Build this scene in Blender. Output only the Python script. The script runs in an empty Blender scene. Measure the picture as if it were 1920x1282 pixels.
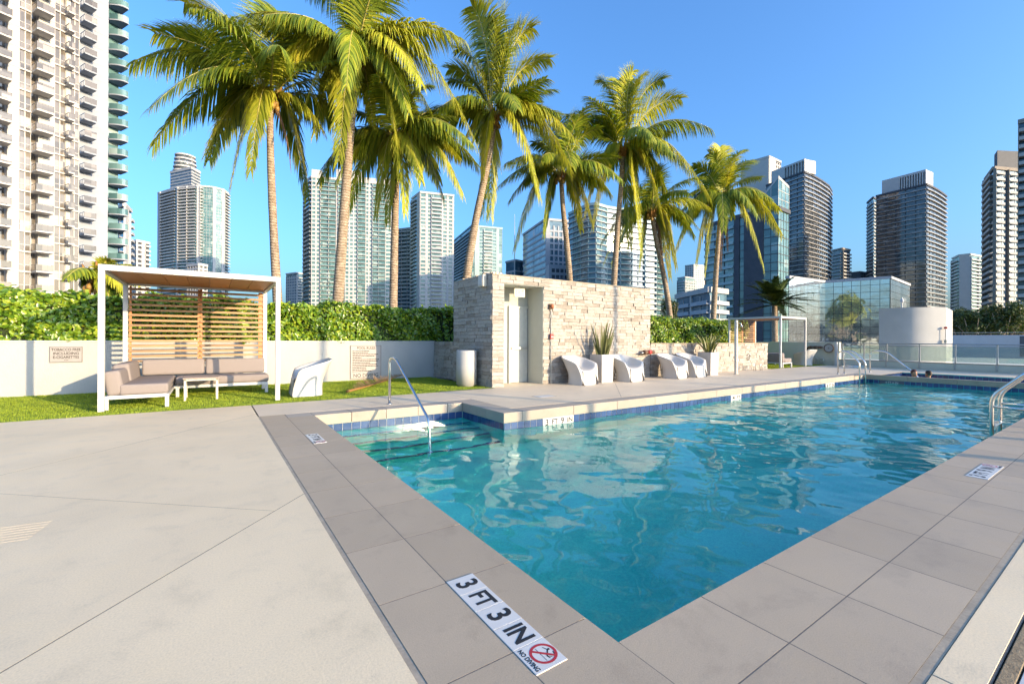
import bpy, bmesh, math, random
import numpy as np
from mathutils import Vector, Matrix

random.seed(7)
rng = np.random.default_rng(11)
R = math.radians
scene = bpy.context.scene
col = scene.collection

# ------------------------------------------------------------------ camera
EYE = 1.28
FWD = Vector((.5631, .8264, 0)).normalized()
RGT = Vector((FWD.y, -FWD.x, 0))
UP = Vector((0, 0, 1))
ROLL = .0045
FPX = 830.0
cd = bpy.data.cameras.new('camera')
cd.sensor_width = 36
cd.sensor_fit = 'HORIZONTAL'
cd.lens = FPX / 1920 * 36
cd.shift_y = -5.5 / 1920
cd.clip_start = .05
cd.clip_end = 6000
cam = bpy.data.objects.new('camera', cd)
col.objects.link(cam)
xr = (RGT + ROLL * UP).normalized()
yu = (UP - ROLL * RGT).normalized()
cam.matrix_world = Matrix(((xr.x, yu.x, -FWD.x, 0), (xr.y, yu.y, -FWD.y, 0), (xr.z, yu.z, -FWD.z, EYE), (0, 0, 0, 1)))
scene.camera = cam

# ------------------------------------------------------------------ sun and sky
SUN_EL = R(11.5)
SUN_H = Vector((.424, -.906, 0)).normalized()          # horizontal direction towards the sun
SUN_D = Vector((SUN_H.x * math.cos(SUN_EL), SUN_H.y * math.cos(SUN_EL), math.sin(SUN_EL)))
world = bpy.data.worlds.new('World')
scene.world = world
world.use_nodes = True
wn = world.node_tree
wn.nodes.clear()
sky = wn.nodes.new('ShaderNodeTexSky')
sky.sky_type = 'NISHITA'
sky.sun_disc = False
sky.sun_elevation = SUN_EL
sky.sun_rotation = math.atan2(SUN_H.x, SUN_H.y)
sky.altitude = 0
sky.air_density = 1.2
sky.dust_density = 4.0
sky.ozone_density = 6.5
bg = wn.nodes.new('ShaderNodeBackground')
bg.inputs['Strength'].default_value = .15
wo = wn.nodes.new('ShaderNodeOutputWorld')
wn.links.new(sky.outputs[0], bg.inputs[0])
wn.links.new(bg.outputs[0], wo.inputs[0])
sl = bpy.data.lights.new('sun', 'SUN')
sl.energy = 2.0
sl.angle = R(.53)
sl.color = (1.0, .765, .47)
sun = bpy.data.objects.new('sun', sl)
sun.rotation_euler = SUN_D.to_track_quat('Z', 'Y').to_euler()
col.objects.link(sun)
sl.cycles.is_caustics_light = True

scene.view_settings.view_transform = 'Standard'
scene.view_settings.look = 'None'
scene.view_settings.gamma = 1
scene.view_settings.exposure = 1.85
scene.cycles.use_denoising = True
scene.cycles.max_bounces = 10
scene.cycles.transparent_max_bounces = 12
scene.cycles.transmission_bounces = 8
scene.cycles.glossy_bounces = 5
scene.cycles.diffuse_bounces = 4
scene.cycles.sample_clamp_indirect = 6
scene.cycles.caustics_refractive = True
scene.cycles.caustics_reflective = False
scene.cycles.blur_glossy = .6


# ------------------------------------------------------------------ helpers: picture to place
def ray(px, py):
    dx, dy = px - 960, 635.5 - py
    a, b = (dx - ROLL * dy) / FPX, (dy + ROLL * dx) / FPX
    return FWD + a * RGT + b * UP


def at(px, py, d):
    return Vector((0, 0, EYE)) + ray(px, py) * d


def onY(px, py, Y):
    r = ray(px, py)
    return Vector((0, 0, EYE)) + r * (Y / r.y)


# ------------------------------------------------------------------ helpers: materials
def new_mat(name):
    m = bpy.data.materials.new(name)
    m.use_nodes = True
    nt = m.node_tree
    return m, nt, nt.nodes['Principled BSDF']


def setp(p, **k):
    names = dict(rough='Roughness', metal='Metallic', spec='Specular IOR Level', ior='IOR', trans='Transmission Weight',
                 coat='Coat Weight', sss='Subsurface Weight', alpha='Alpha')
    for a, v in k.items():
        p.inputs[names[a]].default_value = v


def texco(nt, kind='Object', scale=None):
    n = nt.nodes.new('ShaderNodeTexCoord')
    return n.outputs[kind]


def geopos(nt):
    return nt.nodes.new('ShaderNodeNewGeometry').outputs['Position']


def noise(nt, vec, scale, detail=4, rough=.55, dist=0):
    n = nt.nodes.new('ShaderNodeTexNoise')
    n.inputs['Scale'].default_value = scale
    n.inputs['Detail'].default_value = detail
    n.inputs['Roughness'].default_value = rough
    n.inputs['Distortion'].default_value = dist
    nt.links.new(vec, n.inputs['Vector'])
    return n.outputs['Fac']


def ramp(nt, fac, stops):
    n = nt.nodes.new('ShaderNodeValToRGB')
    e = n.color_ramp.elements
    while len(e) < len(stops):
        e.new(.5)
    for i, (p, c) in enumerate(stops):
        e[i].position = p
        e[i].color = (*c, 1) if len(c) == 3 else c
    nt.links.new(fac, n.inputs['Fac'])
    return n.outputs['Color']


def mixc(nt, fac, a, b, mode='MIX'):
    n = nt.nodes.new('ShaderNodeMix')
    n.data_type = 'RGBA'
    n.blend_type = mode
    for s, v in ((n.inputs['Factor'], fac), (n.inputs['A'], a), (n.inputs['B'], b)):
        if hasattr(v, 'links'):
            nt.links.new(v, s)
        elif isinstance(v, (int, float)):
            s.default_value = v
        else:
            s.default_value = (*v, 1)
    return n.outputs['Result']


def math_(nt, op, a, b=None):
    n = nt.nodes.new('ShaderNodeMath')
    n.operation = op
    for i, v in enumerate((a, b)):
        if v is None:
            continue
        if hasattr(v, 'links'):
            nt.links.new(v, n.inputs[i])
        else:
            n.inputs[i].default_value = v
    return n.outputs[0]


def bump(nt, p, h, strength=.3, dist=.01):
    n = nt.nodes.new('ShaderNodeBump')
    n.inputs['Strength'].default_value = strength
    n.inputs['Distance'].default_value = dist
    nt.links.new(h, n.inputs['Height'])
    nt.links.new(n.outputs[0], p.inputs['Normal'])


def c_(v, k):
    return tuple(x * k for x in v)


def mat_rough(name, c, var=.12, scale=3, rough=.7, fine=60, bs=.25, bd=.004, spec=.4, obj_var=0, big=.35):
    """plain matt finish: broad tone drift, fine grain, a little relief"""
    m, nt, p = new_mat(name)
    pos = geopos(nt)
    a = noise(nt, pos, scale, 5)
    f = noise(nt, pos, fine, 3)
    b = noise(nt, pos, big, 3)
    base = ramp(nt, a, [(.3, c_(c, 1 - var)), (.7, c_(c, 1 + var))])
    base = mixc(nt, 1, base, ramp(nt, f, [(.3, (1 - var * .7,) * 3), (.7, (1 + var * .5,) * 3)]), 'MULTIPLY')
    base = mixc(nt, 1, base, ramp(nt, b, [(.3, (1 - var * .6,) * 3), (.7, (1.02,) * 3)]), 'MULTIPLY')
    if obj_var:
        oi = nt.nodes.new('ShaderNodeObjectInfo')
        base = mixc(nt, 1, base, ramp(nt, oi.outputs['Random'], [(0, (1 - obj_var,) * 3), (1, (1 + obj_var * .4,) * 3)]), 'MULTIPLY')
    nt.links.new(base, p.inputs['Base Color'])
    setp(p, rough=rough, spec=spec)
    bump(nt, p, f, bs, bd)
    return m


def mat_plain(name, c, rough=.5, metal=0, spec=.5, var=.06, scale=8):
    m, nt, p = new_mat(name)
    a = noise(nt, geopos(nt), scale, 3)
    nt.links.new(ramp(nt, a, [(.3, c_(c, 1 - var)), (.7, c_(c, 1 + var))]), p.inputs['Base Color'])
    setp(p, rough=rough, metal=metal, spec=spec)
    return m


def mat_leaf(name, cols, trans=.35, rough=.35, spec=.5, oscale=1.5):
    """leaf: colour per leaf, lets light through"""
    m, nt, p = new_mat(name)
    g = nt.nodes.new('ShaderNodeNewGeometry')
    n = len(cols)
    base = ramp(nt, g.outputs['Random Per Island'], [(i / max(1, n - 1), c) for i, c in enumerate(cols)])
    v = noise(nt, g.outputs['Position'], oscale, 2)
    base = mixc(nt, 1, base, ramp(nt, v, [(.3, (.75, .8, .8)), (.7, (1.15, 1.1, 1.0))]), 'MULTIPLY')
    nt.links.new(base, p.inputs['Base Color'])
    setp(p, rough=rough, spec=spec)
    tr = nt.nodes.new('ShaderNodeBsdfTranslucent')
    tc = mixc(nt, 1, base, (1.5, 1.35, .5), 'MULTIPLY')
    nt.links.new(tc, tr.inputs['Color'])
    mx = nt.nodes.new('ShaderNodeMixShader')
    mx.inputs[0].default_value = trans
    nt.links.new(p.outputs[0], mx.inputs[1])
    nt.links.new(tr.outputs[0], mx.inputs[2])
    nt.links.new(mx.outputs[0], nt.nodes['Material Output'].inputs['Surface'])
    return m


def mat_tower_glass(name, c0, c1, c2, cell=(2.6, 2.6, 3.1), rough=.06, spec=.8, metal=0.0):
    """window glass whose rooms and blinds differ from cell to cell"""
    m, nt, p = new_mat(name)
    pos = geopos(nt)
    sn = nt.nodes.new('ShaderNodeVectorMath')
    sn.operation = 'SNAP'
    sn.inputs[1].default_value = cell
    nt.links.new(pos, sn.inputs[0])
    wn_ = nt.nodes.new('ShaderNodeTexWhiteNoise')
    nt.links.new(sn.outputs[0], wn_.inputs['Vector'])
    base = ramp(nt, wn_.outputs['Value'], [(0, c0), (.55, c1), (.8, c1), (1, c2)])
    nt.links.new(base, p.inputs['Base Color'])
    setp(p, rough=rough, spec=spec, metal=metal)
    b = noise(nt, pos, .25, 2)
    bump(nt, p, b, .04, .2)
    return m


M = {}
def mk_paving(name, c, stain, obj_var, fine=110, blot=1.0):
    """paving with broad tone drift, blotchy stains, speckle and fine relief"""
    m, nt, p = new_mat(name)
    pos = geopos(nt)
    a = noise(nt, pos, .55, 4, .6, .5)
    b = noise(nt, pos, 3.1, 8, .72, .3)
    f = noise(nt, pos, fine, 3, .6)
    sp = noise(nt, pos, 34, 5, .75)
    base = ramp(nt, a, [(.3, c_(c, .90)), (.7, c_(c, 1.06))])
    base = mixc(nt, 1, base, ramp(nt, b, [(.28, stain), (.47, (1, 1, 1)), (.8, (1.04, 1.03, 1.0))]), 'MULTIPLY')
    base = mixc(nt, 1, base, ramp(nt, f, [(.3, (.90,) * 3), (.7, (1.06,) * 3)]), 'MULTIPLY')
    base = mixc(nt, 1, base, ramp(nt, sp, [(.27, (.70, .68, .66)), (.36, (1, 1, 1))]), 'MULTIPLY')
    oi = nt.nodes.new('ShaderNodeObjectInfo')
    base = mixc(nt, 1, base, ramp(nt, oi.outputs['Random'], [(0, (1 - obj_var,) * 3), (1, (1 + obj_var * .5,) * 3)]), 'MULTIPLY')
    nt.links.new(base, p.inputs['Base Color'])
    r_ = ramp(nt, b, [(.3, (.5,) * 3), (.7, (.72,) * 3)])
    nt.links.new(r_, p.inputs['Roughness'])
    setp(p, spec=.35)
    h = math_(nt, 'ADD', math_(nt, 'MULTIPLY', f, .5), sp)
    bump(nt, p, h, .28, .004)
    return m


M['deck'] = mk_paving('deck_concrete', (.84, .66, .425), (.86, .86, .86), .03)
M['fardeck'] = mk_paving('far_deck_concrete', (.74, .60, .43), (.86, .85, .84), .04)  # less warm than deck, its sunlit tone set into the colour
M['coping'] = mk_paving('coping_stone', (.49, .38, .262), (.84, .83, .82), .08, 170)
M['copingfar'] = mk_paving('far_coping_stone', (.43, .365, .295), (.86, .85, .84), .07, 170)
M['joint'] = mat_rough('joint_sealant', (.16, .145, .125), .2, 8, .9)
M['sealant'] = mat_rough('pale_sealant', (.40, .33, .245), .15, 8, .9)
M['white'] = mat_plain('white_paint', (.56, .55, .53), .45, var=.03)
M['whitewall'] = mat_rough('white_stucco', (.45, .44, .42), .05, 1.5, .85, 45, .5, .006)
M['greenwall'] = mat_rough('pale_green_stucco', (.66, .63, .50), .06, 1.5, .85, 45, .4, .005)
M['plastic'] = mat_plain('white_moulded_plastic', (.54, .52, .49), .38, spec=.45, var=.03, scale=3)
M['planter'] = mat_rough('white_planter', (.50, .485, .46), .06, 3, .6, 40, .2, .003)
M['cream'] = mat_plain('cream_plastic', (.60, .55, .45), .45)
M['recess'] = mat_rough('pale_green_render', (.46, .47, .42), .04, 2, .7, 60, .15, .002)
M['door'] = mat_plain('door_paint', (.47, .48, .435), .4)
M['steel'] = mat_plain('polished_steel', (.72, .70, .66), .22, 1.0, var=.06)
M['greysteel'] = mat_plain('grey_steel', (.42, .42, .40), .4, .8)
M['dark'] = mat_plain('black_ink', (.018, .018, .02), .6)
M['brownink'] = mat_plain('brown_ink', (.045, .03, .025), .7, spec=.2)
M['red'] = mat_plain('red_paint', (.42, .035, .03), .45)
M['rust'] = mat_rough('rusty_red', (.36, .12, .05), .3, 12, .6, 60)
M['rustbrown'] = mat_rough('brown_iron', (.16, .09, .055), .3, 14, .6, 60)
M['signred'] = mat_plain('sign_red', (.45, .03, .04), .5)
M['signplate'] = mat_plain('sign_plate', (.34, .315, .30), .5)
M['tilewhite'] = mat_plain('white_tile', (.66, .63, .585), .3, var=.05)
M['waxwood'] = None
M['bluetile'] = None


def mk_wood(name, c):
    m, nt, p = new_mat(name)
    t = texco(nt)
    mp = nt.nodes.new('ShaderNodeMapping')
    mp.inputs['Scale'].default_value = (1.2, 14, 14)
    nt.links.new(t, mp.inputs[0])
    a = noise(nt, mp.outputs[0], 2.2, 5, .6, .6)
    oi = nt.nodes.new('ShaderNodeObjectInfo')
    base = ramp(nt, a, [(.25, c_(c, .62)), (.6, c), (.8, c_(c, 1.3))])
    base = mixc(nt, 1, base, ramp(nt, oi.outputs['Random'], [(0, (.78,) * 3), (1, (1.12,) * 3)]), 'MULTIPLY')
    nt.links.new(base, p.inputs['Base Color'])
    setp(p, rough=.5)
    return m


M['wood'] = mk_wood('slat_wood', (.44, .26, .125))
M['ceilwood'] = mk_wood('roof_underside', (.62, .25, .085))


def mk_tile():
    m, nt, p = new_mat('blue_glazed_tile')
    oi = nt.nodes.new('ShaderNodeObjectInfo')
    g = nt.nodes.new('ShaderNodeNewGeometry')
    r = math_(nt, 'FRACT', math_(nt, 'ADD', oi.outputs['Random'], g.outputs['Random Per Island']))
    base = ramp(nt, r, [(0, (.020, .045, .13)), (.5, (.03, .065, .17)), (1, (.045, .085, .21))])
    nt.links.new(base, p.inputs['Base Color'])
    setp(p, rough=.12, spec=.6)
    return m


M['bluetile'] = mk_tile()


def mk_stone():
    m, nt, p = new_mat('stone_veneer')
    oi = nt.nodes.new('ShaderNodeObjectInfo')
    g = nt.nodes.new('ShaderNodeNewGeometry')
    r = math_(nt, 'FRACT', math_(nt, 'ADD', oi.outputs['Random'], math_(nt, 'MULTIPLY', g.outputs['Random Per Island'], .97)))
    base = ramp(nt, r, [(0, (.30, .26, .215)), (.2, (.39, .35, .30)), (.5, (.46, .42, .37)), (.8, (.415, .38, .335)), (.92, (.35, .30, .25)), (1, (.49, .45, .40))])
    mp = nt.nodes.new('ShaderNodeMapping')
    mp.inputs['Scale'].default_value = (1, 1, 3.2)
    nt.links.new(g.outputs['Position'], mp.inputs[0])
    a = noise(nt, mp.outputs[0], 9, 7, .7, .6)
    base = mixc(nt, 1, base, ramp(nt, a, [(.32, (.48, .45, .43)), (.46, (.95, .94, .93)), (.56, (1, 1, 1)), (.75, (1.22, 1.2, 1.16))]), 'MULTIPLY')
    nt.links.new(base, p.inputs['Base Color'])
    setp(p, rough=.8, spec=.3)
    bump(nt, p, noise(nt, mp.outputs[0], 18, 5, .7), .6, .012)
    return m


M['stone'] = mk_stone()


def mk_fabric():
    m, nt, p = new_mat('taupe_fabric')
    pos = geopos(nt)
    f = noise(nt, pos, 260, 2)
    base = ramp(nt, f, [(.3, (.235, .20, .185)), (.7, (.31, .265, .245))])
    nt.links.new(base, p.inputs['Base Color'])
    setp(p, rough=.9, spec=.2)
    bump(nt, p, f, .2, .002)
    return m


M['fabric'] = mk_fabric()


def mk_trunk():
    m, nt, p = new_mat('palm_bark')
    t = geopos(nt)
    w = nt.nodes.new('ShaderNodeTexWave')
    w.bands_direction = 'Z'
    w.inputs['Scale'].default_value = 3.2
    w.inputs['Distortion'].default_value = 2.2
    w.inputs['Detail'].default_value = 3
    w.inputs['Detail Scale'].default_value = 2
    nt.links.new(t, w.inputs[0])
    a = noise(nt, t, 7, 5)
    base = ramp(nt, a, [(.3, (.25, .18, .12)), (.65, (.46, .36, .26))])
    base = mixc(nt, 1, base, ramp(nt, w.outputs['Fac'], [(.0, (.72, .69, .66)), (.4, (1, 1, 1))]), 'MULTIPLY')
    nt.links.new(base, p.inputs['Base Color'])
    setp(p, rough=.9, spec=.2)
    bump(nt, p, w.outputs['Fac'], .7, .03)
    return m


M['trunk'] = mk_trunk()
M['husk'] = mat_rough('palm_husk', (.40, .20, .06), .4, 9, .9)
M['nut'] = mat_plain('coconut_husk', (.38, .22, .05), .5, var=.3)
M['rachis'] = mat_plain('frond_stalk', (.42, .36, .09), .45, var=.15)
M['frond'] = mat_leaf('palm_leaflet', [(.10, .155, .02), (.18, .255, .026), (.30, .35, .032), (.44, .43, .04)], .27, .40, .3, .9)
M['frondpale'] = mat_leaf('young_palm_leaflet', [(.30, .35, .03), (.47, .48, .05), (.56, .53, .08)], .28, .42, .25, .9)
M['dryfrond'] = mat_leaf('dry_leaflet', [(.20, .12, .06), (.33, .22, .12), (.26, .15, .08)], .2, .7, .2)
M['deadfrond'] = mat_leaf('dead_leaflet', [(.30, .17, .12), (.36, .22, .15)], .2, .7, .2)
M['hedge'] = mat_leaf('hedge_leaf', [(.06, .135, .012), (.11, .215, .016), (.16, .28, .02), (.27, .39, .026), (.45, .52, .05)], .22, .28, .6, 1.2)
M['hedgecore'] = mat_rough('hedge_dark_core', (.03, .045, .014), .4, 6, .9)  # dark fill, paints the shade in the gaps between leaves
M['turf'] = mat_leaf('turf_blade', [(.19, .28, .025), (.29, .38, .035), (.42, .49, .05)], .2, .55, .3, 2)
M['turfbase'] = mat_rough('turf_backing', (.13, .20, .02), .3, 12, .95)
M['treeleaf'] = mat_leaf('tree_leaf', [(.03, .055, .015), (.06, .095, .02), (.10, .13, .03)], .2, .5, .4)
M['snake'] = mat_leaf('blade_leaf', [(.07, .095, .03), (.12, .14, .05), (.22, .21, .08)], .1, .4, .4)
M['snake2'] = mat_leaf('striped_blade_leaf', [(.05, .075, .02), (.16, .17, .05), (.30, .28, .07)], .1, .4, .4)
M['soil'] = mat_rough('soil', (.06, .045, .03), .3, 20, .95)
M['skin'] = mat_plain('skin', (.46, .23, .14), .5, var=.1)
M['hair'] = mat_plain('hair', (.035, .018, .012), .6, var=.3)
M['hairred'] = mat_plain('auburn_hair', (.10, .028, .015), .6, var=.3)
M['glassrail'] = None


def mk_railglass():
    m, nt, p = new_mat('railing_glass')
    tr = nt.nodes.new('ShaderNodeBsdfTransparent')
    tr.inputs['Color'].default_value = (.80, .88, .84, 1)
    gl = nt.nodes.new('ShaderNodeBsdfGlossy')
    gl.inputs['Roughness'].default_value = .03
    lw = nt.nodes.new('ShaderNodeFresnel')
    lw.inputs['IOR'].default_value = 1.6
    mx = nt.nodes.new('ShaderNodeMixShader')
    nt.links.new(lw.outputs[0], mx.inputs[0])
    nt.links.new(tr.outputs[0], mx.inputs[1])
    nt.links.new(gl.outputs[0], mx.inputs[2])
    df = nt.nodes.new('ShaderNodeBsdfDiffuse')
    df.inputs['Color'].default_value = (.55, .6, .55, 1)
    mx2 = nt.nodes.new('ShaderNodeMixShader')
    mx2.inputs[0].default_value = .18                      # salt film on the pane
    nt.links.new(mx.outputs[0], mx2.inputs[1])
    nt.links.new(df.outputs[0], mx2.inputs[2])
    nt.links.new(mx2.outputs[0], nt.nodes['Material Output'].inputs['Surface'])
    return m


M['glassrail'] = mk_railglass()


def mk_water():
    m, nt, p = new_mat('pool_water')
    nt.nodes.remove(p)
    gl = nt.nodes.new('ShaderNodeBsdfGlass')
    gl.inputs['IOR'].default_value = 1.33
    gl.inputs['Roughness'].default_value = 0
    gl.inputs['Color'].default_value = (.90, .985, .985, 1)
    nt.links.new(gl.outputs[0], nt.nodes['Material Output'].inputs['Surface'])
    return m


M['water'] = mk_water()


def mk_plaster():
    m, nt, p = new_mat('pool_plaster')
    pos = geopos(nt)
    a = noise(nt, pos, 1.2, 4)
    f = noise(nt, pos, 55, 3)
    base = ramp(nt, a, [(.3, (.09, .76, .62)), (.7, (.16, .87, .70))])
    base = mixc(nt, 1, base, ramp(nt, f, [(.3, (.80, .86, .88)), (.7, (1.1, 1.06, 1.04))]), 'MULTIPLY')
    nt.links.new(base, p.inputs['Base Color'])
    setp(p, rough=.8, spec=.2)
    return m


M['plaster'] = mk_plaster()


# ------------------------------------------------------------------ helpers: meshes
class MB:
    """collects shapes and links them as ONE mesh object"""

    def __init__(s):
        s.v, s.f, s.n = [], [], 0

    def add(s, verts, faces):
        s.v.append(np.asarray(verts, dtype=np.float64).reshape(-1, 3))
        k = s.n
        s.f.extend([tuple(i + k for i in f) for f in faces])
        s.n += len(s.v[-1])
        return s

    def box(s, x0, x1, y0, y1, z0, z1):
        v = [(x, y, z) for z in (z0, z1) for y in (y0, y1) for x in (x0, x1)]
        return s.add(v, [(0, 2, 3, 1), (4, 5, 7, 6), (0, 1, 5, 4), (2, 6, 7, 3), (0, 4, 6, 2), (1, 3, 7, 5)])

    def obox(s, o, U, N, u0, u1, n0, n1, z0, z1):
        v = [(o[0] + U[0] * u + N[0] * n, o[1] + U[1] * u + N[1] * n, z) for z in (z0, z1) for n in (n0, n1) for u in (u0, u1)]
        return s.add(v, [(0, 2, 3, 1), (4, 5, 7, 6), (0, 1, 5, 4), (2, 6, 7, 3), (0, 4, 6, 2), (1, 3, 7, 5)])

    def prism(s, pts, z0, z1):
        n = len(pts)
        v = [(p[0], p[1], z0) for p in pts] + [(p[0], p[1], z1) for p in pts]
        f = [tuple(range(n - 1, -1, -1)), tuple(range(n, 2 * n))]
        f += [(i, (i + 1) % n, n + (i + 1) % n, n + i) for i in range(n)]
        return s.add(v, f)

    def tube(s, path, r, n=10, cap=True):
        path = [Vector(p) for p in path]
        rs = r if hasattr(r, '__len__') else [r] * len(path)
        vs, fs = [], []
        ref = None
        for i, p in enumerate(path):
            t = (path[min(i + 1, len(path) - 1)] - path[max(i - 1, 0)]).normalized()
            if ref is None:
                ref = Vector((0, 0, 1)) if abs(t.z) < .9 else Vector((1, 0, 0))
            a = (ref - t * ref.dot(t)).normalized()
            ref = a
            b = t.cross(a)
            for k in range(n):
                w = 2 * math.pi * k / n
                vs.append(p + (a * math.cos(w) + b * math.sin(w)) * rs[i])
        for i in range(len(path) - 1):
            for k in range(n):
                fs.append((i * n + k, i * n + (k + 1) % n, (i + 1) * n + (k + 1) % n, (i + 1) * n + k))
        if cap:
            fs.append(tuple(range(n - 1, -1, -1)))
            fs.append(tuple((len(path) - 1) * n + k for k in range(n)))
        return s.add([tuple(v) for v in vs], fs)

    def lathe(s, prof, n=20, cx=0, cy=0):
        vs = [(cx + r * math.cos(2 * math.pi * k / n), cy + r * math.sin(2 * math.pi * k / n), z) for r, z in prof for k in range(n)]
        fs = [(i * n + k, i * n + (k + 1) % n, (i + 1) * n + (k + 1) % n, (i + 1) * n + k) for i in range(len(prof) - 1) for k in range(n)]
        fs += [tuple(range(n - 1, -1, -1)), tuple((len(prof) - 1) * n + k for k in range(n))]
        return s.add(vs, fs)

    def mesh(s, name, mat, smooth=False):
        me = bpy.data.meshes.new(name)
        v = np.concatenate(s.v) if s.v else np.zeros((0, 3))
        me.from_pydata(v.tolist(), [], s.f)
        if mat:
            me.materials.append(mat)
        if smooth:
            me.polygons.foreach_set('use_smooth', np.ones(len(me.polygons), dtype=bool))
        me.update()
        return me

    def build(s, name, mat, parent=None, smooth=False, kind=None):
        return link(name, s.mesh(name, mat, smooth), parent, kind)


def link(name, data, parent=None, kind=None, loc=None, rz=None):
    o = bpy.data.objects.new(name, data)
    col.objects.link(o)
    if parent is not None:
        o.parent = parent
    if kind:
        o['kind'] = kind
    if loc is not None:
        o.location = loc
    if rz is not None:
        o.rotation_euler = (0, 0, rz)
    return o


def tag(o, label, cat, group=None):
    o['label'] = label
    o['category'] = cat
    if group:
        o['group'] = group
    return o


def thing(name, label, cat, loc=(0, 0, 0), rz=0, group=None):
    o = link(name, None, loc=loc, rz=rz)
    o.empty_display_size = .2
    return tag(o, label, cat, group)


def copy_tree(o, parent=None):
    c = o.copy()
    col.objects.link(c)
    c.parent = parent
    for ch in list(o.children):
        copy_tree(ch, c)
    return c


def bm_box(sx, sy, sz, bev, seg=2):
    bm = bmesh.new()
    bmesh.ops.create_cube(bm, size=1)
    bmesh.ops.scale(bm, vec=(sx, sy, sz), verts=bm.verts)
    if bev:
        bmesh.ops.bevel(bm, geom=list(bm.edges), offset=bev, segments=seg, profile=.6, affect='EDGES')
    return bm


_cache = {}


def rbox(name, mat, parent, x0, x1, y0, y1, z0, z1, bev=.006, seg=1, smooth=False):
    """bevelled box as an object of its own"""
    s = (round(x1 - x0, 4), round(y1 - y0, 4), round(z1 - z0, 4))
    key = (s, bev, seg, mat.name, smooth)
    if key not in _cache:
        bm = bm_box(*s, bev, seg)
        me = bpy.data.meshes.new(name)
        bm.to_mesh(me)
        bm.free()
        me.materials.append(mat)
        if smooth:
            me.polygons.foreach_set('use_smooth', np.ones(len(me.polygons), dtype=bool))
        _cache[key] = me
    return link(name, _cache[key], parent, loc=((x0 + x1) / 2, (y0 + y1) / 2, (z0 + z1) / 2))


def text(name, body, size, mat, parent, loc, rot, ext=.0006, sx=1, bold=.0, align='CENTER'):
    cu = bpy.data.curves.new(name, 'FONT')
    cu.body = body
    cu.size = size
    cu.extrude = ext
    cu.offset = bold
    cu.align_x = align
    cu.align_y = 'CENTER'
    cu.resolution_u = 3
    cu.materials.append(mat)
    tmp = bpy.data.objects.new('tmp', cu)
    col.objects.link(tmp)
    me = bpy.data.meshes.new_from_object(tmp)
    bpy.data.objects.remove(tmp)
    bpy.data.curves.remove(cu)
    me.name = name
    o = link(name, me, parent, loc=loc)
    o.rotation_euler = rot
    o.scale = (sx, 1, 1)
    return o


def rounded(path, r, n=5):
    """polyline with its corners rounded"""
    path = [Vector(p) for p in path]
    out = [path[0]]
    for a, b, c in zip(path, path[1:], path[2:]):
        d0, d1 = (a - b), (c - b)
        k = min(r, d0.length * .48, d1.length * .48)
        p0, p2 = b + d0.normalized() * k, b + d1.normalized() * k
        for i in range(n + 1):
            t = i / n
            out.append(p0 * (1 - t) ** 2 + b * 2 * t * (1 - t) + p2 * t * t)
    return out + [path[-1]]


def clip(poly, a, b, keep_left=True, gap=.004):
    """half plane clip of a 2D polygon by line a-b"""
    a, b = Vector(a), Vector(b)
    n = Vector((-(b - a).y, (b - a).x)).normalized()
    if not keep_left:
        n = -n
    out = []
    d = [(Vector(p) - a).dot(n) - gap for p in poly]
    for i, p in enumerate(poly):
        j = (i + 1) % len(poly)
        if d[i] >= 0:
            out.append(tuple(p))
        if d[i] * d[j] < 0:
            t = d[i] / (d[i] - d[j])
            q = poly[j]
            out.append((p[0] + (q[0] - p[0]) * t, p[1] + (q[1] - p[1]) * t))
    return out


def slab(name, pts, z0, z1, mat, parent, bev=.003):
    bm = bmesh.new()
    vs = [bm.verts.new((p[0], p[1], z1)) for p in pts]
    f = bm.faces.new(vs)
    if f.normal.z < 0:
        f.normal_flip()
    bm.normal_update()
    if f.normal.z < 0:
        f.normal_flip()
    e = bmesh.ops.extrude_face_region(bm, geom=[f])
    bmesh.ops.translate(bm, vec=(0, 0, z0 - z1), verts=[v for v in e['geom'] if isinstance(v, bmesh.types.BMVert)])
    bmesh.ops.recalc_face_normals(bm, faces=bm.faces)
    if bev:
        bmesh.ops.bevel(bm, geom=[ed for ed in bm.edges if all(v.co.z > z1 - 1e-5 for v in ed.verts)], offset=bev, segments=1, affect='EDGES')
    me = bpy.data.meshes.new(name)
    bm.to_mesh(me)
    bm.free()
    me.materials.append(mat)
    return link(name, me, parent)

# ------------------------------------------------------------------ the place: pool, decks, turf
PX0, PX1, PY0, PY1, NX, NY = 1.42, 20.6, 1.28, 6.40, 4.20, 7.92
WZ, FZ = -.30, -1.32


def G(px, py, z=0):
    r = ray(px, py)
    p = r * ((z - EYE) / r.z)
    return (p.x, p.y)


ground = MB().prism([(3000 * math.cos(a), 3000 * math.sin(a)) for a in np.linspace(0, 2 * math.pi, 48, endpoint=False)], -24, -22)
ground = ground.build('ground', mat_rough('city_ground', (.16, .16, .14), .3, .02, .9), kind='structure')

terrace = MB()
for x0, x1, y0, y1 in ((-16, PX0 - .004, -8, 18.5), (PX0 - .004, 30, -8, PY0 - .004), (PX0 - .004, NX - .03, NY + .004, 18.5), (NX + .004, 20.75, PY1 + .004, 18.5),
                       (PX1 + .004, 20.75, PY0 - .004, PY1 + .004), (20.75, 23.3, 5.95, 18.5), (23.3, 30, PY0 - .004, 18.5), (20.75, 23.3, PY0 - .004, 2.0)):
    terrace.box(x0, x1, y0, y1, -3.2, -.185)
terrace = terrace.build('terrace', M['joint'], kind='structure')

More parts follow.
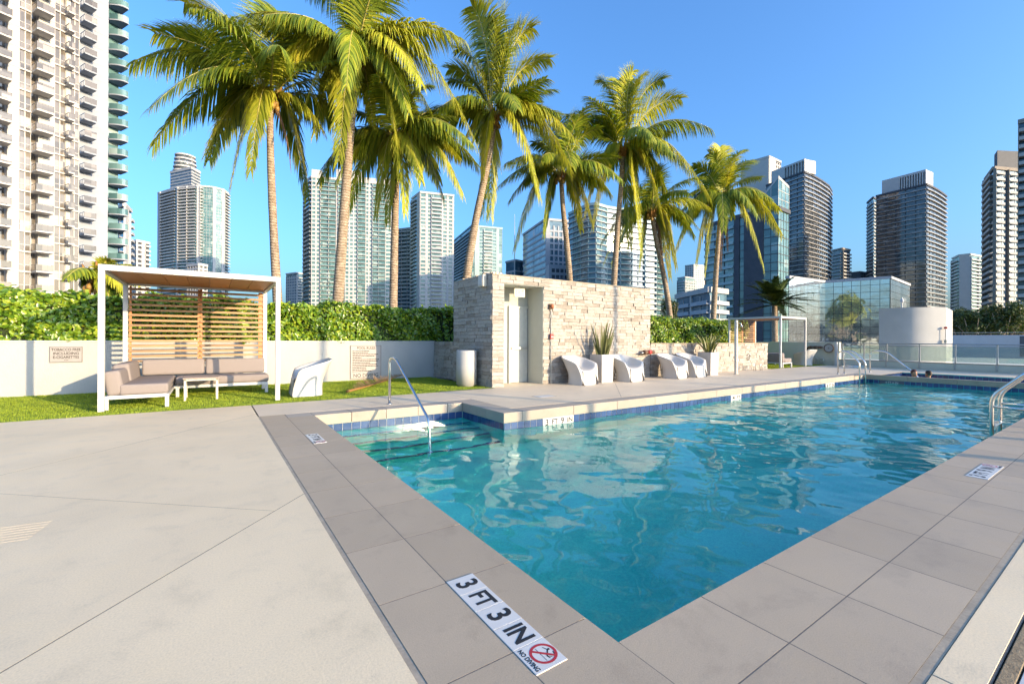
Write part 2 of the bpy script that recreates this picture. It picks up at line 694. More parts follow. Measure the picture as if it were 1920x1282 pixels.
# --- basin
basin = MB()
loop = [(PX0, PY0), (PX1, PY0), (PX1, PY1), (NX, PY1), (NX, NY), (PX0, NY)]
for (a, b) in zip(loop, loop[1:] + loop[:1]):
    basin.add([(a[0], a[1], FZ), (b[0], b[1], FZ), (b[0], b[1], -.17), (a[0], a[1], -.17)], [(0, 3, 2, 1)])
basin.add([(p[0], p[1], FZ) for p in loop], [tuple(range(6))])
basin = basin.build('pool_basin', M['plaster'], kind='structure')
for k in range(4):
    y0 = NY - .36 * (k + 1)
    z1 = -.46 - .21 * k
    MB().box(PX0 + .003, NX - .003 if y0 > PY1 - .01 else NX + .0, y0, NY - .36 * k - .002, FZ + .002, z1).build('pool_step', M['plaster'], basin)
    n = 18
    w = (NX - PX0 - .02) / n
    for i in range(n):
        rbox('nosing_tile', M['bluetile'], basin, PX0 + .01 + i * w, PX0 + .01 + (i + 1) * w - .006, y0 - .006, y0 + .05, z1 - .045, z1 + .005, .002)

# --- waterline tiles
tz0, tz1 = -.335, -.178
def tile_run(a, b, n, axis, off, size=.152):
    k = int(round((b - a) / size))
    s = (b - a) / k
    for i in range(k):
        p0, p1 = a + i * s + .003, a + (i + 1) * s - .003
        if axis == 'x':
            rbox('tile', M['bluetile'], basin, p0, p1, off - .010, off + .004, tz0, tz1, .002)
        else:
            rbox('tile', M['bluetile'], basin, off - .012, off + .004, p0, p1, tz0, tz1, .002)
MARK = ((5.05, 5.80), (11.35, 11.85), (17.2, 17.9))
tile_run(PX0, NX - .012, 0, 'x', NY)
segs = [NX] + [v for m in MARK for v in m] + [PX1 - .012]
for a, b in zip(segs[::2], segs[1::2]):
    tile_run(a, b, 0, 'x', PY1)
tile_run(PY1 + .0, NY - .012, 0, 'y', NX + .008)
tile_run(PY0, PY1 - .012, 0, 'y', PX1 + .008)
rbox('grout', M['tilewhite'], basin, PX0 + .002, NX - .002, NY - .005, NY + .02, tz0, tz1, 0)
rbox('grout', M['tilewhite'], basin, NX + .002, PX1 - .002, PY1 - .005, PY1 + .02, tz0, tz1, 0)

# --- water surface with real ripples; an added hidden run below the side deck lets sunlight refract to the floor
def water_mesh(name, x0, x1, y0, y1, step, mat, cut=None, amp=1.0, seed=3):
    nx, ny = int((x1 - x0) / step) + 1, int((y1 - y0) / step) + 1
    xs, ys = np.linspace(x0, x1, nx), np.linspace(y0, y1, ny)
    X, Y = np.meshgrid(xs, ys)
    Z = np.zeros_like(X)
    r = np.random.default_rng(seed)
    for L, A, n in ((3.2, .0065, 5), (1.7, .0042, 8), (.85, .0029, 12), (.45, .0013, 16), (.24, .0008, 20)):
        for _ in range(n):
            th = r.normal(1.2, .95)
            k = 2 * math.pi / (L * r.uniform(.7, 1.4))
            Z += A / math.sqrt(n) * 1.6 * np.sin(k * (X * math.cos(th) + Y * math.sin(th)) + r.uniform(0, 6.28))
    calm = .80 + .60 * np.clip((X - 3) / 9, 0, 1)          # livelier towards the far end
    Z = Z * amp * calm
    idx = np.arange(nx * ny).reshape(ny, nx)
    q = np.stack([idx[:-1, :-1], idx[:-1, 1:], idx[1:, 1:], idx[1:, :-1]], -1).reshape(-1, 4)
    if cut:
        cx = (X[:-1, :-1] + X[1:, 1:]) / 2
        cy = (Y[:-1, :-1] + Y[1:, 1:]) / 2
        q = q[~cut(cx, cy).reshape(-1)]
    used = np.unique(q)
    rem = -np.ones(nx * ny, dtype=int)
    rem[used] = np.arange(len(used))
    q = rem[q]
    v = np.stack([X, Y, Z], -1).reshape(-1, 3)[used]
    me = bpy.data.meshes.new(name)
    me.from_pydata(v.tolist(), [], q.tolist())
    me.materials.append(mat)
    me.polygons.foreach_set('use_smooth', np.ones(len(me.polygons), dtype=bool))
    me.update()
    return me


water = link('pool_water', water_mesh('pool_water', PX0 - .0, PX1, PY0 - 6, NY, .04, M['water'], lambda x, y: (x > NX) & (y > PY1)), kind='structure', loc=(0, 0, WZ))
for o_, a_ in ((water, 'is_caustics_caster'), (basin, 'is_caustics_receiver')):
    setattr(o_.cycles, a_, True)
for o_ in basin.children:
    if o_.name.startswith('pool_step'):
        o_.cycles.is_caustics_receiver = True

# --- coping: every slab on its own
cop = MB().box(.672, PX0 - .03, .53, NY + .37, -.184, -.0004).box(PX0 - .03, PX1, .53, PY0 - .004, -.184, -.0004)
cop = cop.build('pool_coping', M['joint'], kind='structure')
g = .003
ys = [.53, .87] + [1.49 + .62 * k for k in range(11)]
ys = [y for y in ys if y < NY + .2] + [NY + .38]
for a, b in zip(ys, ys[1:]):
    rbox('coping_slab', M['coping'], cop, .672, 1.03 - g, a + g, b - g, -.05, 0, 0)
    rbox('coping_slab', M['coping'], cop, 1.03 + g, PX0 + .012, a + g, min(b, NY) - g, -.16, 0, 0)
xs = [PX0 + .012] + [2.03 + .61 * k for k in range(31)]
for a, b in zip(xs, xs[1:]):
    rbox('coping_slab', M['coping'], cop, a + g, b - g, .885 + g, PY0 + .012, -.16, 0, 0)
    rbox('coping_slab', M['coping'], cop, a + g, b - g, .53, .885 - g, -.05, 0, 0)
fcop = MB().box(PX0, NX + .4, NY + .004, NY + .38, -.184, -.175).build('far_coping', M['joint'], kind='structure')
fx = [1.03] + [1.42 + .61 * k for k in range(5)] + [NX - .014]
for a, b in zip(fx, fx[1:]):
    rbox('coping_slab', M['copingfar'], fcop, a + g, b - g, NY - .014, NY + .38 - g, -.176, 0, .008, 2)
fy = [PY1 - .014, 7.0, 7.6, NY + .38]
for a, b in zip(fy, fy[1:]):
    rbox('coping_slab', M['copingfar'], fcop, NX - .014 + g, NX + .38, a + (g if a > 6.6 else 0), b - g, -.176, 0, .008, 2)
fx = [NX + .38] + [NX + .38 + 1.22 * k for k in range(1, 14)] + [PX1 + .4]
for a, b in zip(fx, fx[1:]):
    rbox('coping_slab', M['copingfar'], fcop, a + g, b - g, PY1 - .014, PY1 + .38 - g, -.176, 0, .008, 2)
for a in range(4):
    y1_ = PY1 - .014 - a * 1.28
    rbox('coping_slab', M['coping'], fcop, PX1 - .014, 20.74, y1_ - 1.28 + g, y1_ - g, -.176, 0, .008, 2)
# pale sealant joint between coping and deck
slab('sealant_joint', [(.642, -3), (.672, -3), (.672, 8.3), (.642, 8.3)], -.1, -.0025, M['sealant'], cop, 0)
slab('sealant_joint', [(.672, .496), (26, .496), (26, .53), (.672, .53)], -.1, -.0025, M['sealant'], cop, 0)

# --- decks: slabs cut along the joints one can see
deck = MB().box(-16, .64, -8, 9.74, -.18, -.0004).build('deck', M['joint'], kind='structure')
P0 = [(-16, -8), (.642, -8), (.642, 9.745), (-16, 9.745)]
L1 = (G(0, 1261), G(570, 925))
L2 = (G(590, 962), G(320, 945))
L3 = (G(183, 847), G(358, 805))
pa = clip(P0, *L1, keep_left=False)
pb = clip(P0, *L1, keep_left=True)
slab('deck_slab', pa, -.1, 0, M['deck'], deck, 0)
pc = clip(pb, *L3, keep_left=False)
pd = clip(pb, *L3, keep_left=True)
slab('deck_slab', pd, -.1, 0, M['deck'], deck, 0)
pe = clip(pc, *L2, keep_left=True, gap=.0025)
pf = clip(pc, *L2, keep_left=False, gap=.0025)
slab('deck_slab', pe, -.1, 0, M['deck'], deck, 0)
slab('deck_slab', pf, -.1, 0, M['deck'], deck, 0)

fdeck = MB().box(.66, NX + .38, NY + .39, 9.74, -.18, -.0004).box(NX + .39, 26.2, PY1 + .39, 9.9, -.18, -.0005).build('pool_deck', M['joint'], kind='structure')
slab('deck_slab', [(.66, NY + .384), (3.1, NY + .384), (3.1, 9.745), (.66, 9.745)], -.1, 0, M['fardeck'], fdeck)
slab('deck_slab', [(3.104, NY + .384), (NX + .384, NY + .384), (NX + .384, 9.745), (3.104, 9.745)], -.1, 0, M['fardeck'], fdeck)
PF = [(NX + .388, PY1 + .384), (26.25, PY1 + .384), (26.25, 9.745), (6.14, 9.745), (NX + .388, 9.745)]
J = (G(1153.6, 718.7), G(1163, 739.8))
J2 = ((16.0, 10), (14.2, 6.5))
p1 = clip(PF, *J, keep_left=False)
p2 = clip(PF, *J, keep_left=True)
p2a, p2b = clip(p2, *J2, keep_left=False), clip(p2, *J2, keep_left=True)
for p_ in (p1, p2a, p2b):
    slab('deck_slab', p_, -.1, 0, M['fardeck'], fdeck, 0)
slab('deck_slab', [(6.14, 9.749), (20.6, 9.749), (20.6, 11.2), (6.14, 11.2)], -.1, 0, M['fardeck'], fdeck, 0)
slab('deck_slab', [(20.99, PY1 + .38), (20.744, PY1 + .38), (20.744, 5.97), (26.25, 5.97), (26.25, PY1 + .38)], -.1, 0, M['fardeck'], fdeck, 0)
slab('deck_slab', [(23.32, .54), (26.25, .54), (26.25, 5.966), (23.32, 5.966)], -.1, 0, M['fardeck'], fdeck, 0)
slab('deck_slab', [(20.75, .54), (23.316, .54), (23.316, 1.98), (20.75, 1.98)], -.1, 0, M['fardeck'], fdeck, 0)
rdeck = MB().box(.66, 29, -8, .13, -.18, -.0012).box(.66, 29, .355, .49, -.18, -.0014).build('side_deck', M['joint'], kind='structure')
xs = [.66, 2.3, 5.4, 8.4, 11.5, 14.5, 20, 26.25]
for a, b in zip(xs, xs[1:]):
    slab('deck_slab', [(a, .362), (b - .006, .362), (b - .006, .494), (a, .494)], -.1, 0, M['deck'], rdeck, .002)
slab('deck_slab', [(.66, -8), (26.25, -8), (26.25, .13), (.66, .13)], -.1, 0, M['deck'], rdeck, .002)

# drain channel along the side deck
dr = thing('drain_channel', 'narrow slotted white drain channel in a tan frame beside the pool deck', 'drain')
rbox('frame', M['rust'] if False else mat_rough('tan_grit', (.33, .24, .14), .3, 30, .9, 120, .6), dr, 1.2, 26, .304, .35, -.03, .001, .003)
rbox('base', M['dark'], dr, 1.2, 26, .13, .30, -.06, -.03, 0)
gx = 1.2
while gx < 7:
    MBp = rbox('grate_bar', M['white'], dr, gx, gx + .022, .135, .295, -.02, -.001, .002)
    gx += .045
rbox('grate_edge', M['white'], dr, 1.2, 26, .272, .298, -.02, .0005, .002)

# --- turf
def turf(name, x0, x1, y0, y1, n, h, label):
    m = MB().box(x0, x1, y0, y1, -.1, -.012)
    base = m.build(name, M['turfbase'], kind='stuff')
    base['label'] = label
    base['category'] = 'grass'
    x = rng.uniform(x0, x1, n)
    y = rng.uniform(y0, y1, n)
    a = rng.uniform(0, 2 * math.pi, n)
    hh = h * rng.uniform(.6, 1.3, n)
    w = .006 * rng.uniform(.7, 1.5, n) * (h / .03)
    lean = h * rng.uniform(.1, .9, n)
    b = a + rng.uniform(-1, 1, n) + 1.57
    z = np.full(n, -.012)
    v = np.stack([np.stack([x - np.cos(a) * w, y - np.sin(a) * w, z], -1), np.stack([x + np.cos(a) * w, y + np.sin(a) * w, z], -1),
                  np.stack([x + np.cos(b) * lean, y + np.sin(b) * lean, z + hh], -1)], 1).reshape(-1, 3)
    me = bpy.data.meshes.new('blades')
    me.vertices.add(3 * n)
    me.vertices.foreach_set('co', v.reshape(-1))
    me.loops.add(3 * n)
    me.loops.foreach_set('vertex_index', np.arange(3 * n))
    me.polygons.add(n)
    me.polygons.foreach_set('loop_start', np.arange(0, 3 * n, 3))
    me.polygons.foreach_set('loop_total', np.full(n, 3))
    me.materials.append(M['turf'])
    me.update(calc_edges=True)
    link('blades', me, base, kind='stuff')


turf('turf', -7, 6.12, 9.75, 13.9, 150000, .022, 'strip of short bright green artificial turf along the white wall')
turf('turf', 20.62, 26.55, 9.76, 13.9, 16000, .04, 'small patch of green turf under the far cabana')
# ------------------------------------------------------------------ walls
WY, WH = 13.9, 1.2
ww = thing('planter_wall', 'long low white stucco planter wall behind the first cabana', 'wall', (0, WY, 0))
MB().box(-9, 6.3, 0, .2, -.1, WH - .03).build('wall_body', M['whitewall'], ww)
rbox('wall_cap', M['white'], ww, -9, 6.3, -.012, .215, WH - .03, WH, .006)
gw = thing('green_wall', 'pale green end wall with pipes behind the far cabana', 'wall', (26.62, 9.3, 0))
MB().box(0, .22, 0, 5.6, -.1, 1.16).build('wall_body', M['greenwall'], gw)
rbox('wall_cap', M['greenwall'], gw, -.012, .232, -.012, 5.6, 1.16, 1.19, .006)

# ------------------------------------------------------------------ stone veneer
brick_meshes = []
for k in range(10):
    bm = bmesh.new()
    bmesh.ops.create_cube(bm, size=1)
    r_ = random.Random(k)
    for v in bm.verts:
        v.co += Vector((r_.uniform(-.012, .012), r_.uniform(-.10, .10) if v.co.y < 0 else 0, r_.uniform(-.03, .03)))
    bmesh.ops.bevel(bm, geom=[e for e in bm.edges if all(v.co.y < 0 for v in e.verts)], offset=.045, segments=1, affect='EDGES')
    me = bpy.data.meshes.new('stone')
    bm.to_mesh(me)
    bm.free()
    me.materials.append(M['stone'])
    brick_meshes.append(me)


def stone_face(parent, o, U, N, u0, u1, z0, z1, rows, limit, holes=(), depth=.042, lo=.16, hi=.46):
    """courses of stone strips on a face; U along it, N outwards. The largest are objects, the rest one mesh"""
    r_ = random.Random(int(o[0] * 100 + o[1] * 10 + u1 * 7))
    h = (z1 - z0) / rows
    pcs = []
    for i in range(rows):
        zz = z0 + i * h
        spans = [(u0, u1)]
        for a, b, c, d in holes:
            if zz + h * .5 > c and zz + h * .5 < d:
                spans = [t for s in spans for t in ((s[0], min(s[1], a)), (max(s[0], b), s[1])) if t[1] - t[0] > .03]
        for s0, s1 in spans:
            u = s0
            while u < s1 - .01:
                w = r_.uniform(lo, hi)
                if s1 - (u + w) < .14:
                    w = s1 - u
                pcs.append((u, w, zz, h, r_.uniform(.6, 1.35) * depth, r_.randrange(10)))
                u += w
    ang = math.atan2(U[1], U[0])
    order = sorted(range(len(pcs)), key=lambda i: -pcs[i][1])
    big = set(order[:limit])
    rest = MB()
    for i, (u, w, zz, hh, dp, k) in enumerate(pcs):
        c = (o[0] + U[0] * (u + w / 2) + N[0] * dp / 2, o[1] + U[1] * (u + w / 2) + N[1] * dp / 2, zz + hh / 2)
        if i in big:
            b = link('stone', brick_meshes[k], parent, loc=c, rz=ang)
            b.scale = (w - .006, dp, hh - .006)
        else:
            rest.obox((c[0], c[1]), U, N, -w / 2 + .003, w / 2 - .003, -dp / 2, dp / 2, zz + .003, zz + hh - .003)
    if rest.n:
        rest.build('small_stones', M['stone'], parent, kind='stuff')


BX0, BX1, BY0, BY1, BH = 6.17, 12.53, 9.97, 12.17, 2.98
box = thing('stone_pavilion', 'stone clad stair pavilion with a doorway beside the pool deck', 'building', (0, 0, 0))
RX0, RX1, RY, RZ = 6.5, 7.85, 10.70, 2.78
body = MB()
body.box(BX0, RX0, BY0, BY1, 0, BH).box(RX1, BX1, BY0, BY1, 0, BH).box(RX0, RX1, BY0, BY1, RZ, BH).box(RX0, RX1, RY, BY1, 0, RZ)
body.build('wall', M['joint'], box)
stone_face(box, (BX0 - .03, BY0), (1, 0), (0, -1), 0, BX1 - BX0 + .03, 0, BH, 30, 215, holes=[(RX0 - BX0 + .03, RX1 - BX0 + .03, -1, RZ)])
stone_face(box, (BX0, BY1), (0, -1), (-1, 0), 0, BY1 - BY0, 0, BH, 30, 85)
MB().box(BX0 - .03, BX1 + .02, BY0 - .04, BY1, BH + .001, BH + .035).build('parapet_cap', M['sealant'], box)
rec = MB().box(RX0 + .001, RX0 + .012, BY0 - .03, RY, 0.002, RZ - .002).box(RX1 - .012, RX1 - .001, BY0 - .03, RY, .002, RZ - .002)
rec.box(RX0 + .012, RX1 - .012, RY - .012, RY - .001, .002, RZ - .002).box(RX0 + .012, RX1 - .012, BY0 - .03, RY - .012, RZ - .014, RZ - .003)
rec.build('recess_lining', M['recess'], box)
dx0, dx1, dz = 7.20, 7.80, 2.18
door = MB().box(dx0, dx1, RY - .05, RY - .014, .012, dz).build('door', M['door'], box)
MB().box(dx0 - .06, dx0 - .004, RY - .07, RY - .013, .0, dz + .06).box(dx0 - .004, dx1 + .03, RY - .07, RY - .013, dz + .004, dz + .06).build('door_frame', M['door'], door)
MB().box(dx0 + .02, dx1 - .02, RY - .10, RY - .055, .98, 1.045).build('push_bar', M['greysteel'], door)
for hz in (.3, 1.1, 1.95):
    MB().box(dx0 - .008, dx0 + .006, RY - .06, RY - .052, hz, hz + .1).build('hinge', M['greysteel'], door)
# cable tray on the roof
ct = thing('cable_tray', 'thin metal pipes lying on the pavilion roof edge', 'pipes', (0, 0, BH + .036))
for k in range(3):
    MB().tube([(6.3 + .1 * k, 10.1, .04), (6.3 + .1 * k, 12.0, .04)], .02, 6).build('pipe', M['greysteel'], ct)
for k in range(5):
    MB().box(6.25, 6.62, 10.2 + .4 * k, 10.25 + .4 * k, 0, .075).build('bracket', M['sealant'], ct)
# exit sign, lamp box
ex = thing('exit_sign', 'white exit sign hanging in the pavilion doorway', 'sign', (7.23, 10.25, RZ - .014))
rbox('plate', M['cream'], ex, -.17, .17, -.02, .02, -.30, -.045, .008)
MB().tube([(0, 0, -.05), (0, 0, 0)], .02, 8).build('stem', M['white'], ex)
text('lettering', 'EXIT', .18, mat_plain('exit_red', (.24, .13, .08), .5), ex, (0, -.0215, -.175), (R(90), 0, 0), sx=.72)
ex.rotation_euler = (0, 0, R(-8))
lb = thing('lamp_box', 'white wall lamp box at the top corner of the pavilion', 'lamp', (BX0 - .05, 10.32, 2.68))
rbox('housing', M['cream'], lb, -.13, 0, -.13, .13, 0, .32, .02, 2)
rbox('lens', M['white'], lb, -.142, -.128, -.10, .10, .04, .28, .006)
# fire alarm
al = thing('fire_alarm_horn', 'rust red alarm horn with conduit on the stone wall', 'alarm', (8.10, BY0 - .055, 2.22))
rbox('back_box', M['rustbrown'], al, -.075, .075, -.05, 0, -.075, .075, .01)
bm_ = MB().lathe([(.055, 0), (.06, .02), (.045, .05), (.02, .06)], 14)
hz_ = bm_.build('horn', M['rust'], al, True)
hz_.rotation_euler = (R(90), 0, 0)
hz_.location = (0, -.05, 0)
MB().tube([(0, -.02, -.07), (0, -.02, -2.2)], .014, 8).build('conduit', M['greysteel'], al)
pu = thing('pull_station', 'small red pull station below the alarm horn', 'alarm', (8.10, BY0 - .05, 1.36))
rbox('box', M['red'], pu, -.06, .06, -.08, -.035, -.075, .075, .008)
rbox('handle', M['white'], pu, -.04, .04, -.09, -.08, -.03, .0, .004)

# low stone wall continuing the pavilion front, short return to the planter wall
lw = thing('low_stone_wall', 'low stone clad wall between the pavilion and the far cabana', 'wall', (0, 0, 0))
LX1, LH = 20.6, 1.13
MB().box(BX1 + .004, LX1, BY0, BY0 + .28, 0, LH - .002).build('core', M['joint'], lw)
stone_face(lw, (BX1, BY0), (1, 0), (0, -1), .03, LX1 - BX1, 0, LH, 11, 290)
MB().box(BX1 + .025, LX1 + .02, BY0 - .065, BY0 + .3, LH, LH + .03).build('wall_cap', M['sealant'], lw)
lr = thing('stone_return_wall', 'short low stone wall behind the round white bin', 'wall', (0, 0, 0))
MB().box(6.3, 6.5, BY1 + .01, WY + .0, 0, WH - .01).build('core', M['joint'], lr)
stone_face(lr, (6.3, WY - .01), (0, -1), (-1, 0), 0, WY - BY1 - .02, 0, WH - .01, 10, 60)

# ------------------------------------------------------------------ hedges
def leaf_cloud(n, pts_fn, size, name, mat, parent):
    """n oval leaves, each a folded blade of four faces"""
    c, nrm = pts_fn(n)
    t = rng.normal(size=(n, 3))
    nrm = nrm + rng.normal(size=(n, 3)) * .55
    nrm /= np.linalg.norm(nrm, axis=1, keepdims=True)
    t -= nrm * (t * nrm).sum(1, keepdims=True)
    t /= np.linalg.norm(t, axis=1, keepdims=True)
    b = np.cross(nrm, t)
    L = size * rng.uniform(.7, 1.3, (n, 1))
    W = L * rng.uniform(.42, .6, (n, 1))
    p = [c - t * L * .5, c - t * L * .1 + b * W * .42 + nrm * L * .05, c + t * L * .25 + b * W * .5 + nrm * L * .06,
         c + t * L * .5 - nrm * L * .04, c + t * L * .25 - b * W * .5 + nrm * L * .06, c - t * L * .1 - b * W * .42 + nrm * L * .05,
         c + t * L * .1 - nrm * L * .02]
    v = np.stack(p, 1).reshape(-1, 3)
    fs = np.array([[0, 1, 6], [1, 2, 6], [2, 3, 6], [3, 4, 6], [4, 5, 6], [5, 0, 6]])
    idx = (np.arange(n)[:, None, None] * 7 + fs[None]).reshape(-1)
    me = bpy.data.meshes.new(name)
    me.vertices.add(len(v))
    me.vertices.foreach_set('co', v.reshape(-1))
    me.loops.add(len(idx))
    me.loops.foreach_set('vertex_index', idx)
    k = len(idx) // 3
    me.polygons.add(k)
    me.polygons.foreach_set('loop_start', np.arange(0, 3 * k, 3))
    me.polygons.foreach_set('loop_total', np.full(k, 3))
    me.polygons.foreach_set('use_smooth', np.ones(k, dtype=bool))
    me.materials.append(mat)
    me.update(calc_edges=True)
    return link(name, me, parent, kind='stuff')


def hedge(label, x0, x1, y0, y1, z0, z1, n, size):
    h = thing('hedge', label, 'hedge', group='hedges along the planter walls')
    MB().box(x0, x1, y0 + .16, y1, z0 - .6, z1 - .16).build('dark_core', M['hedgecore'], h)  # solid inner block, dark to stand for shade behind the leaves

    def pts(n):
        x = rng.uniform(x0, x1, n)
        ff = rng.random(n) < .66
        fz = z0 + (z1 - z0) * rng.random(n)
        bulge = .09 * np.sin(x * 2.1 + fz * 3) + .06 * np.sin(x * 5.3 + 1 + fz * 5)
        topv = .06 * np.sin(x * 1.7 + 2) + .05 * np.sin(x * 4.4) + .04 * np.sin(x * 9)
        dep = rng.exponential(.085, n)
        y = np.where(ff, y0 + bulge + dep, rng.uniform(y0 - .05, y1, n))
        z = np.where(ff, np.minimum(fz, z1 + topv), z1 + topv - dep + .03)
        stray = rng.random(n) < .03
        z = np.where(stray & ~ff, z + rng.uniform(.02, .16, n), z)
        nn = np.where(ff[:, None], np.array([[.15, -1, .45]]), np.array([[.1, -.45, 1]]))
        return np.stack([x, y, z], -1), nn.astype(float)
    leaf_cloud(n, pts, size, 'foliage', M['hedge'], h)
    return h


hedge('long bright green broad leaved hedge above the white planter wall', -8.6, 6.6, WY + .12, WY + 1.2, WH - .06, 2.27, 23000, .12)
hedge('bright green hedge above the low stone wall', 6.6, 26.3, WY - .1, WY + 1.1, .6, 2.33, 22000, .13)

# ------------------------------------------------------------------ cabanas
def cabana(label, loc, w=2.78, d=2.7, h=2.53, group='white framed cabanas'):
    t = thing('cabana', label, 'cabana', loc, 0, group)
    pt = .085
    for x in (0, w - pt):
        for y in (0, d - pt):
            rbox('post', M['white'], t, x, x + pt, y, y + pt, 0, h - .1, .004)
    for y in (0, d - pt):
        rbox('beam', M['white'], t, 0, w, y, y + pt, h - .1, h, .004)
    for x in (0, w - pt):
        rbox('beam', M['white'], t, x, x + pt, pt + .001, d - pt - .001, h - .098, h - .002, .004)
    rf = MB().box(pt, w - pt, pt, d - pt, h - .02, h - .004).build('roof', M['white'], t)
    n = 7
    for i in range(n):
        ww_ = (w - 2 * pt) / n
        rbox('roof_plank', M['ceilwood'], rf, pt + i * ww_ + .003, pt + (i + 1) * ww_ - .003, pt + .002, d - pt - .002, h - .06, h - .022, .003)
    # slatted back: two bays of slats with a centre stile and edge stiles
    sc_ = MB().box(pt + .02, pt + .06, d - .055, d - .03, .68, h - .11).build('slat_screen', M['ceilwood'], t)
    mid = w * .50
    for x in (mid - .05, w - pt - .1):
        MB().box(x, x + .09, d - .048, d - .018, .68, h - .11).build('stile', M['ceilwood'], sc_)
    for i in range(15):
        z = .72 + i * .1145
        for a, b in ((pt + .004, mid - .012), (mid + .0, w - pt - .004)):
            rbox('slat', M['wood'], sc_, a, b, d - .092, d - .057, z, z + .052, .004)
    return t


cab1 = cabana('large white framed cabana with a wooden slat screen over the taupe sofa', (-1.59, 10.22, 0))
cab2 = copy_tree(cab1)
cab2.location = (21.6, 9.82, 0)
cab2.scale = (.93, .93, .945)
cab2['label'] = 'smaller distant white framed cabana beside the pale green wall'

# ------------------------------------------------------------------ sofa, table
def cushion(name, parent, x0, x1, y0, y1, z0, z1, bev=.05, rot=None):
    o = rbox(name, M['fabric'], parent, x0, x1, y0, y1, z0, z1, bev, 4, True)
    if rot:
        o.rotation_euler = rot
    return o


def sofa(label, loc, rz=0):
    s = thing('sectional_sofa', label, 'sofa', loc, rz, 'taupe outdoor sofas')
    # local origin: back left corner; chaise comes forward on the left
    fr = MB().box(0, .90, -2.4, -2.36, .19, .245).box(.86, .90, -2.36, -.04, .19, .245).box(0, .04, -2.36, -.04, .19, .245).box(0, 2.66, -.04, 0, .19, .245)
    fr.box(.90, 2.66, -.86, -.82, .19, .245).box(2.62, 2.66, -.82, -.04, .19, .245).box(.04, .86, -2.36, -.04, .235, .25).box(.9, 2.62, -.82, -.04, .235, .25)
    fr.build('frame', M['white'], s)
    for x, y in ((.84, -2.4), (0, -2.4), (.92, -.86), (2.60, -.86), (2.60, -.06), (0, -.06)):
        rbox('leg', M['white'], s, x, x + .06, y, y + .06, 0, .19, .004)
    cushion('seat_cushion', s, .20, .89, -2.39, -.28, .252, .44, .05)
    cushion('seat_cushion', s, .91, 2.68, -.86, -.28, .252, .43, .06)
    cushion('back_cushion', s, .30, 1.42, -.29, -.02, .44, .79, .06, (R(-4), 0, 0))
    cushion('back_cushion', s, 1.44, 2.64, -.29, -.02, .43, .78, .06, (R(-4), 0, 0))
    a = cushion('arm_cushion', s, 0, .24, -2.38, -1.5, .25, .69, .07, (0, R(-9), 0))
    b = cushion('arm_cushion', s, .0, .26, -1.5, -.05, .25, .77, .07, (0, R(-7), 0))
    return s


sofa1 = sofa('taupe sectional sofa with a chaise under the large cabana', (-1.53, 12.76, 0))
sofa2 = copy_tree(sofa1)
sofa2.location = (21.75, 12.2, 0)
sofa2['label'] = 'small looking taupe sofa under the distant cabana'

tb = thing('coffee_table', 'small taupe topped side table in front of the long sofa seat', 'table', (-.15, 11.42, 0))
rbox('table_top', mat_rough('table_top_slats', (.40, .32, .27), .1, 6, .6, 120), tb, -.31, .31, -.33, .33, .43, .46, .006)
for x in (-.29, .25):
    for y in (-.31, .27):
        rbox('leg', M['sealant'] if False else M['cream'], tb, x, x + .04, y, y + .04, 0, .43, .003)
MB().box(-.29, .29, -.31, -.29, .40, .43).box(-.29, .29, .29, .31, .40, .43).box(-.29, -.27, -.29, .29, .40, .43).box(.27, .29, -.29, .29, .40, .43).build('apron', M['cream'], tb)

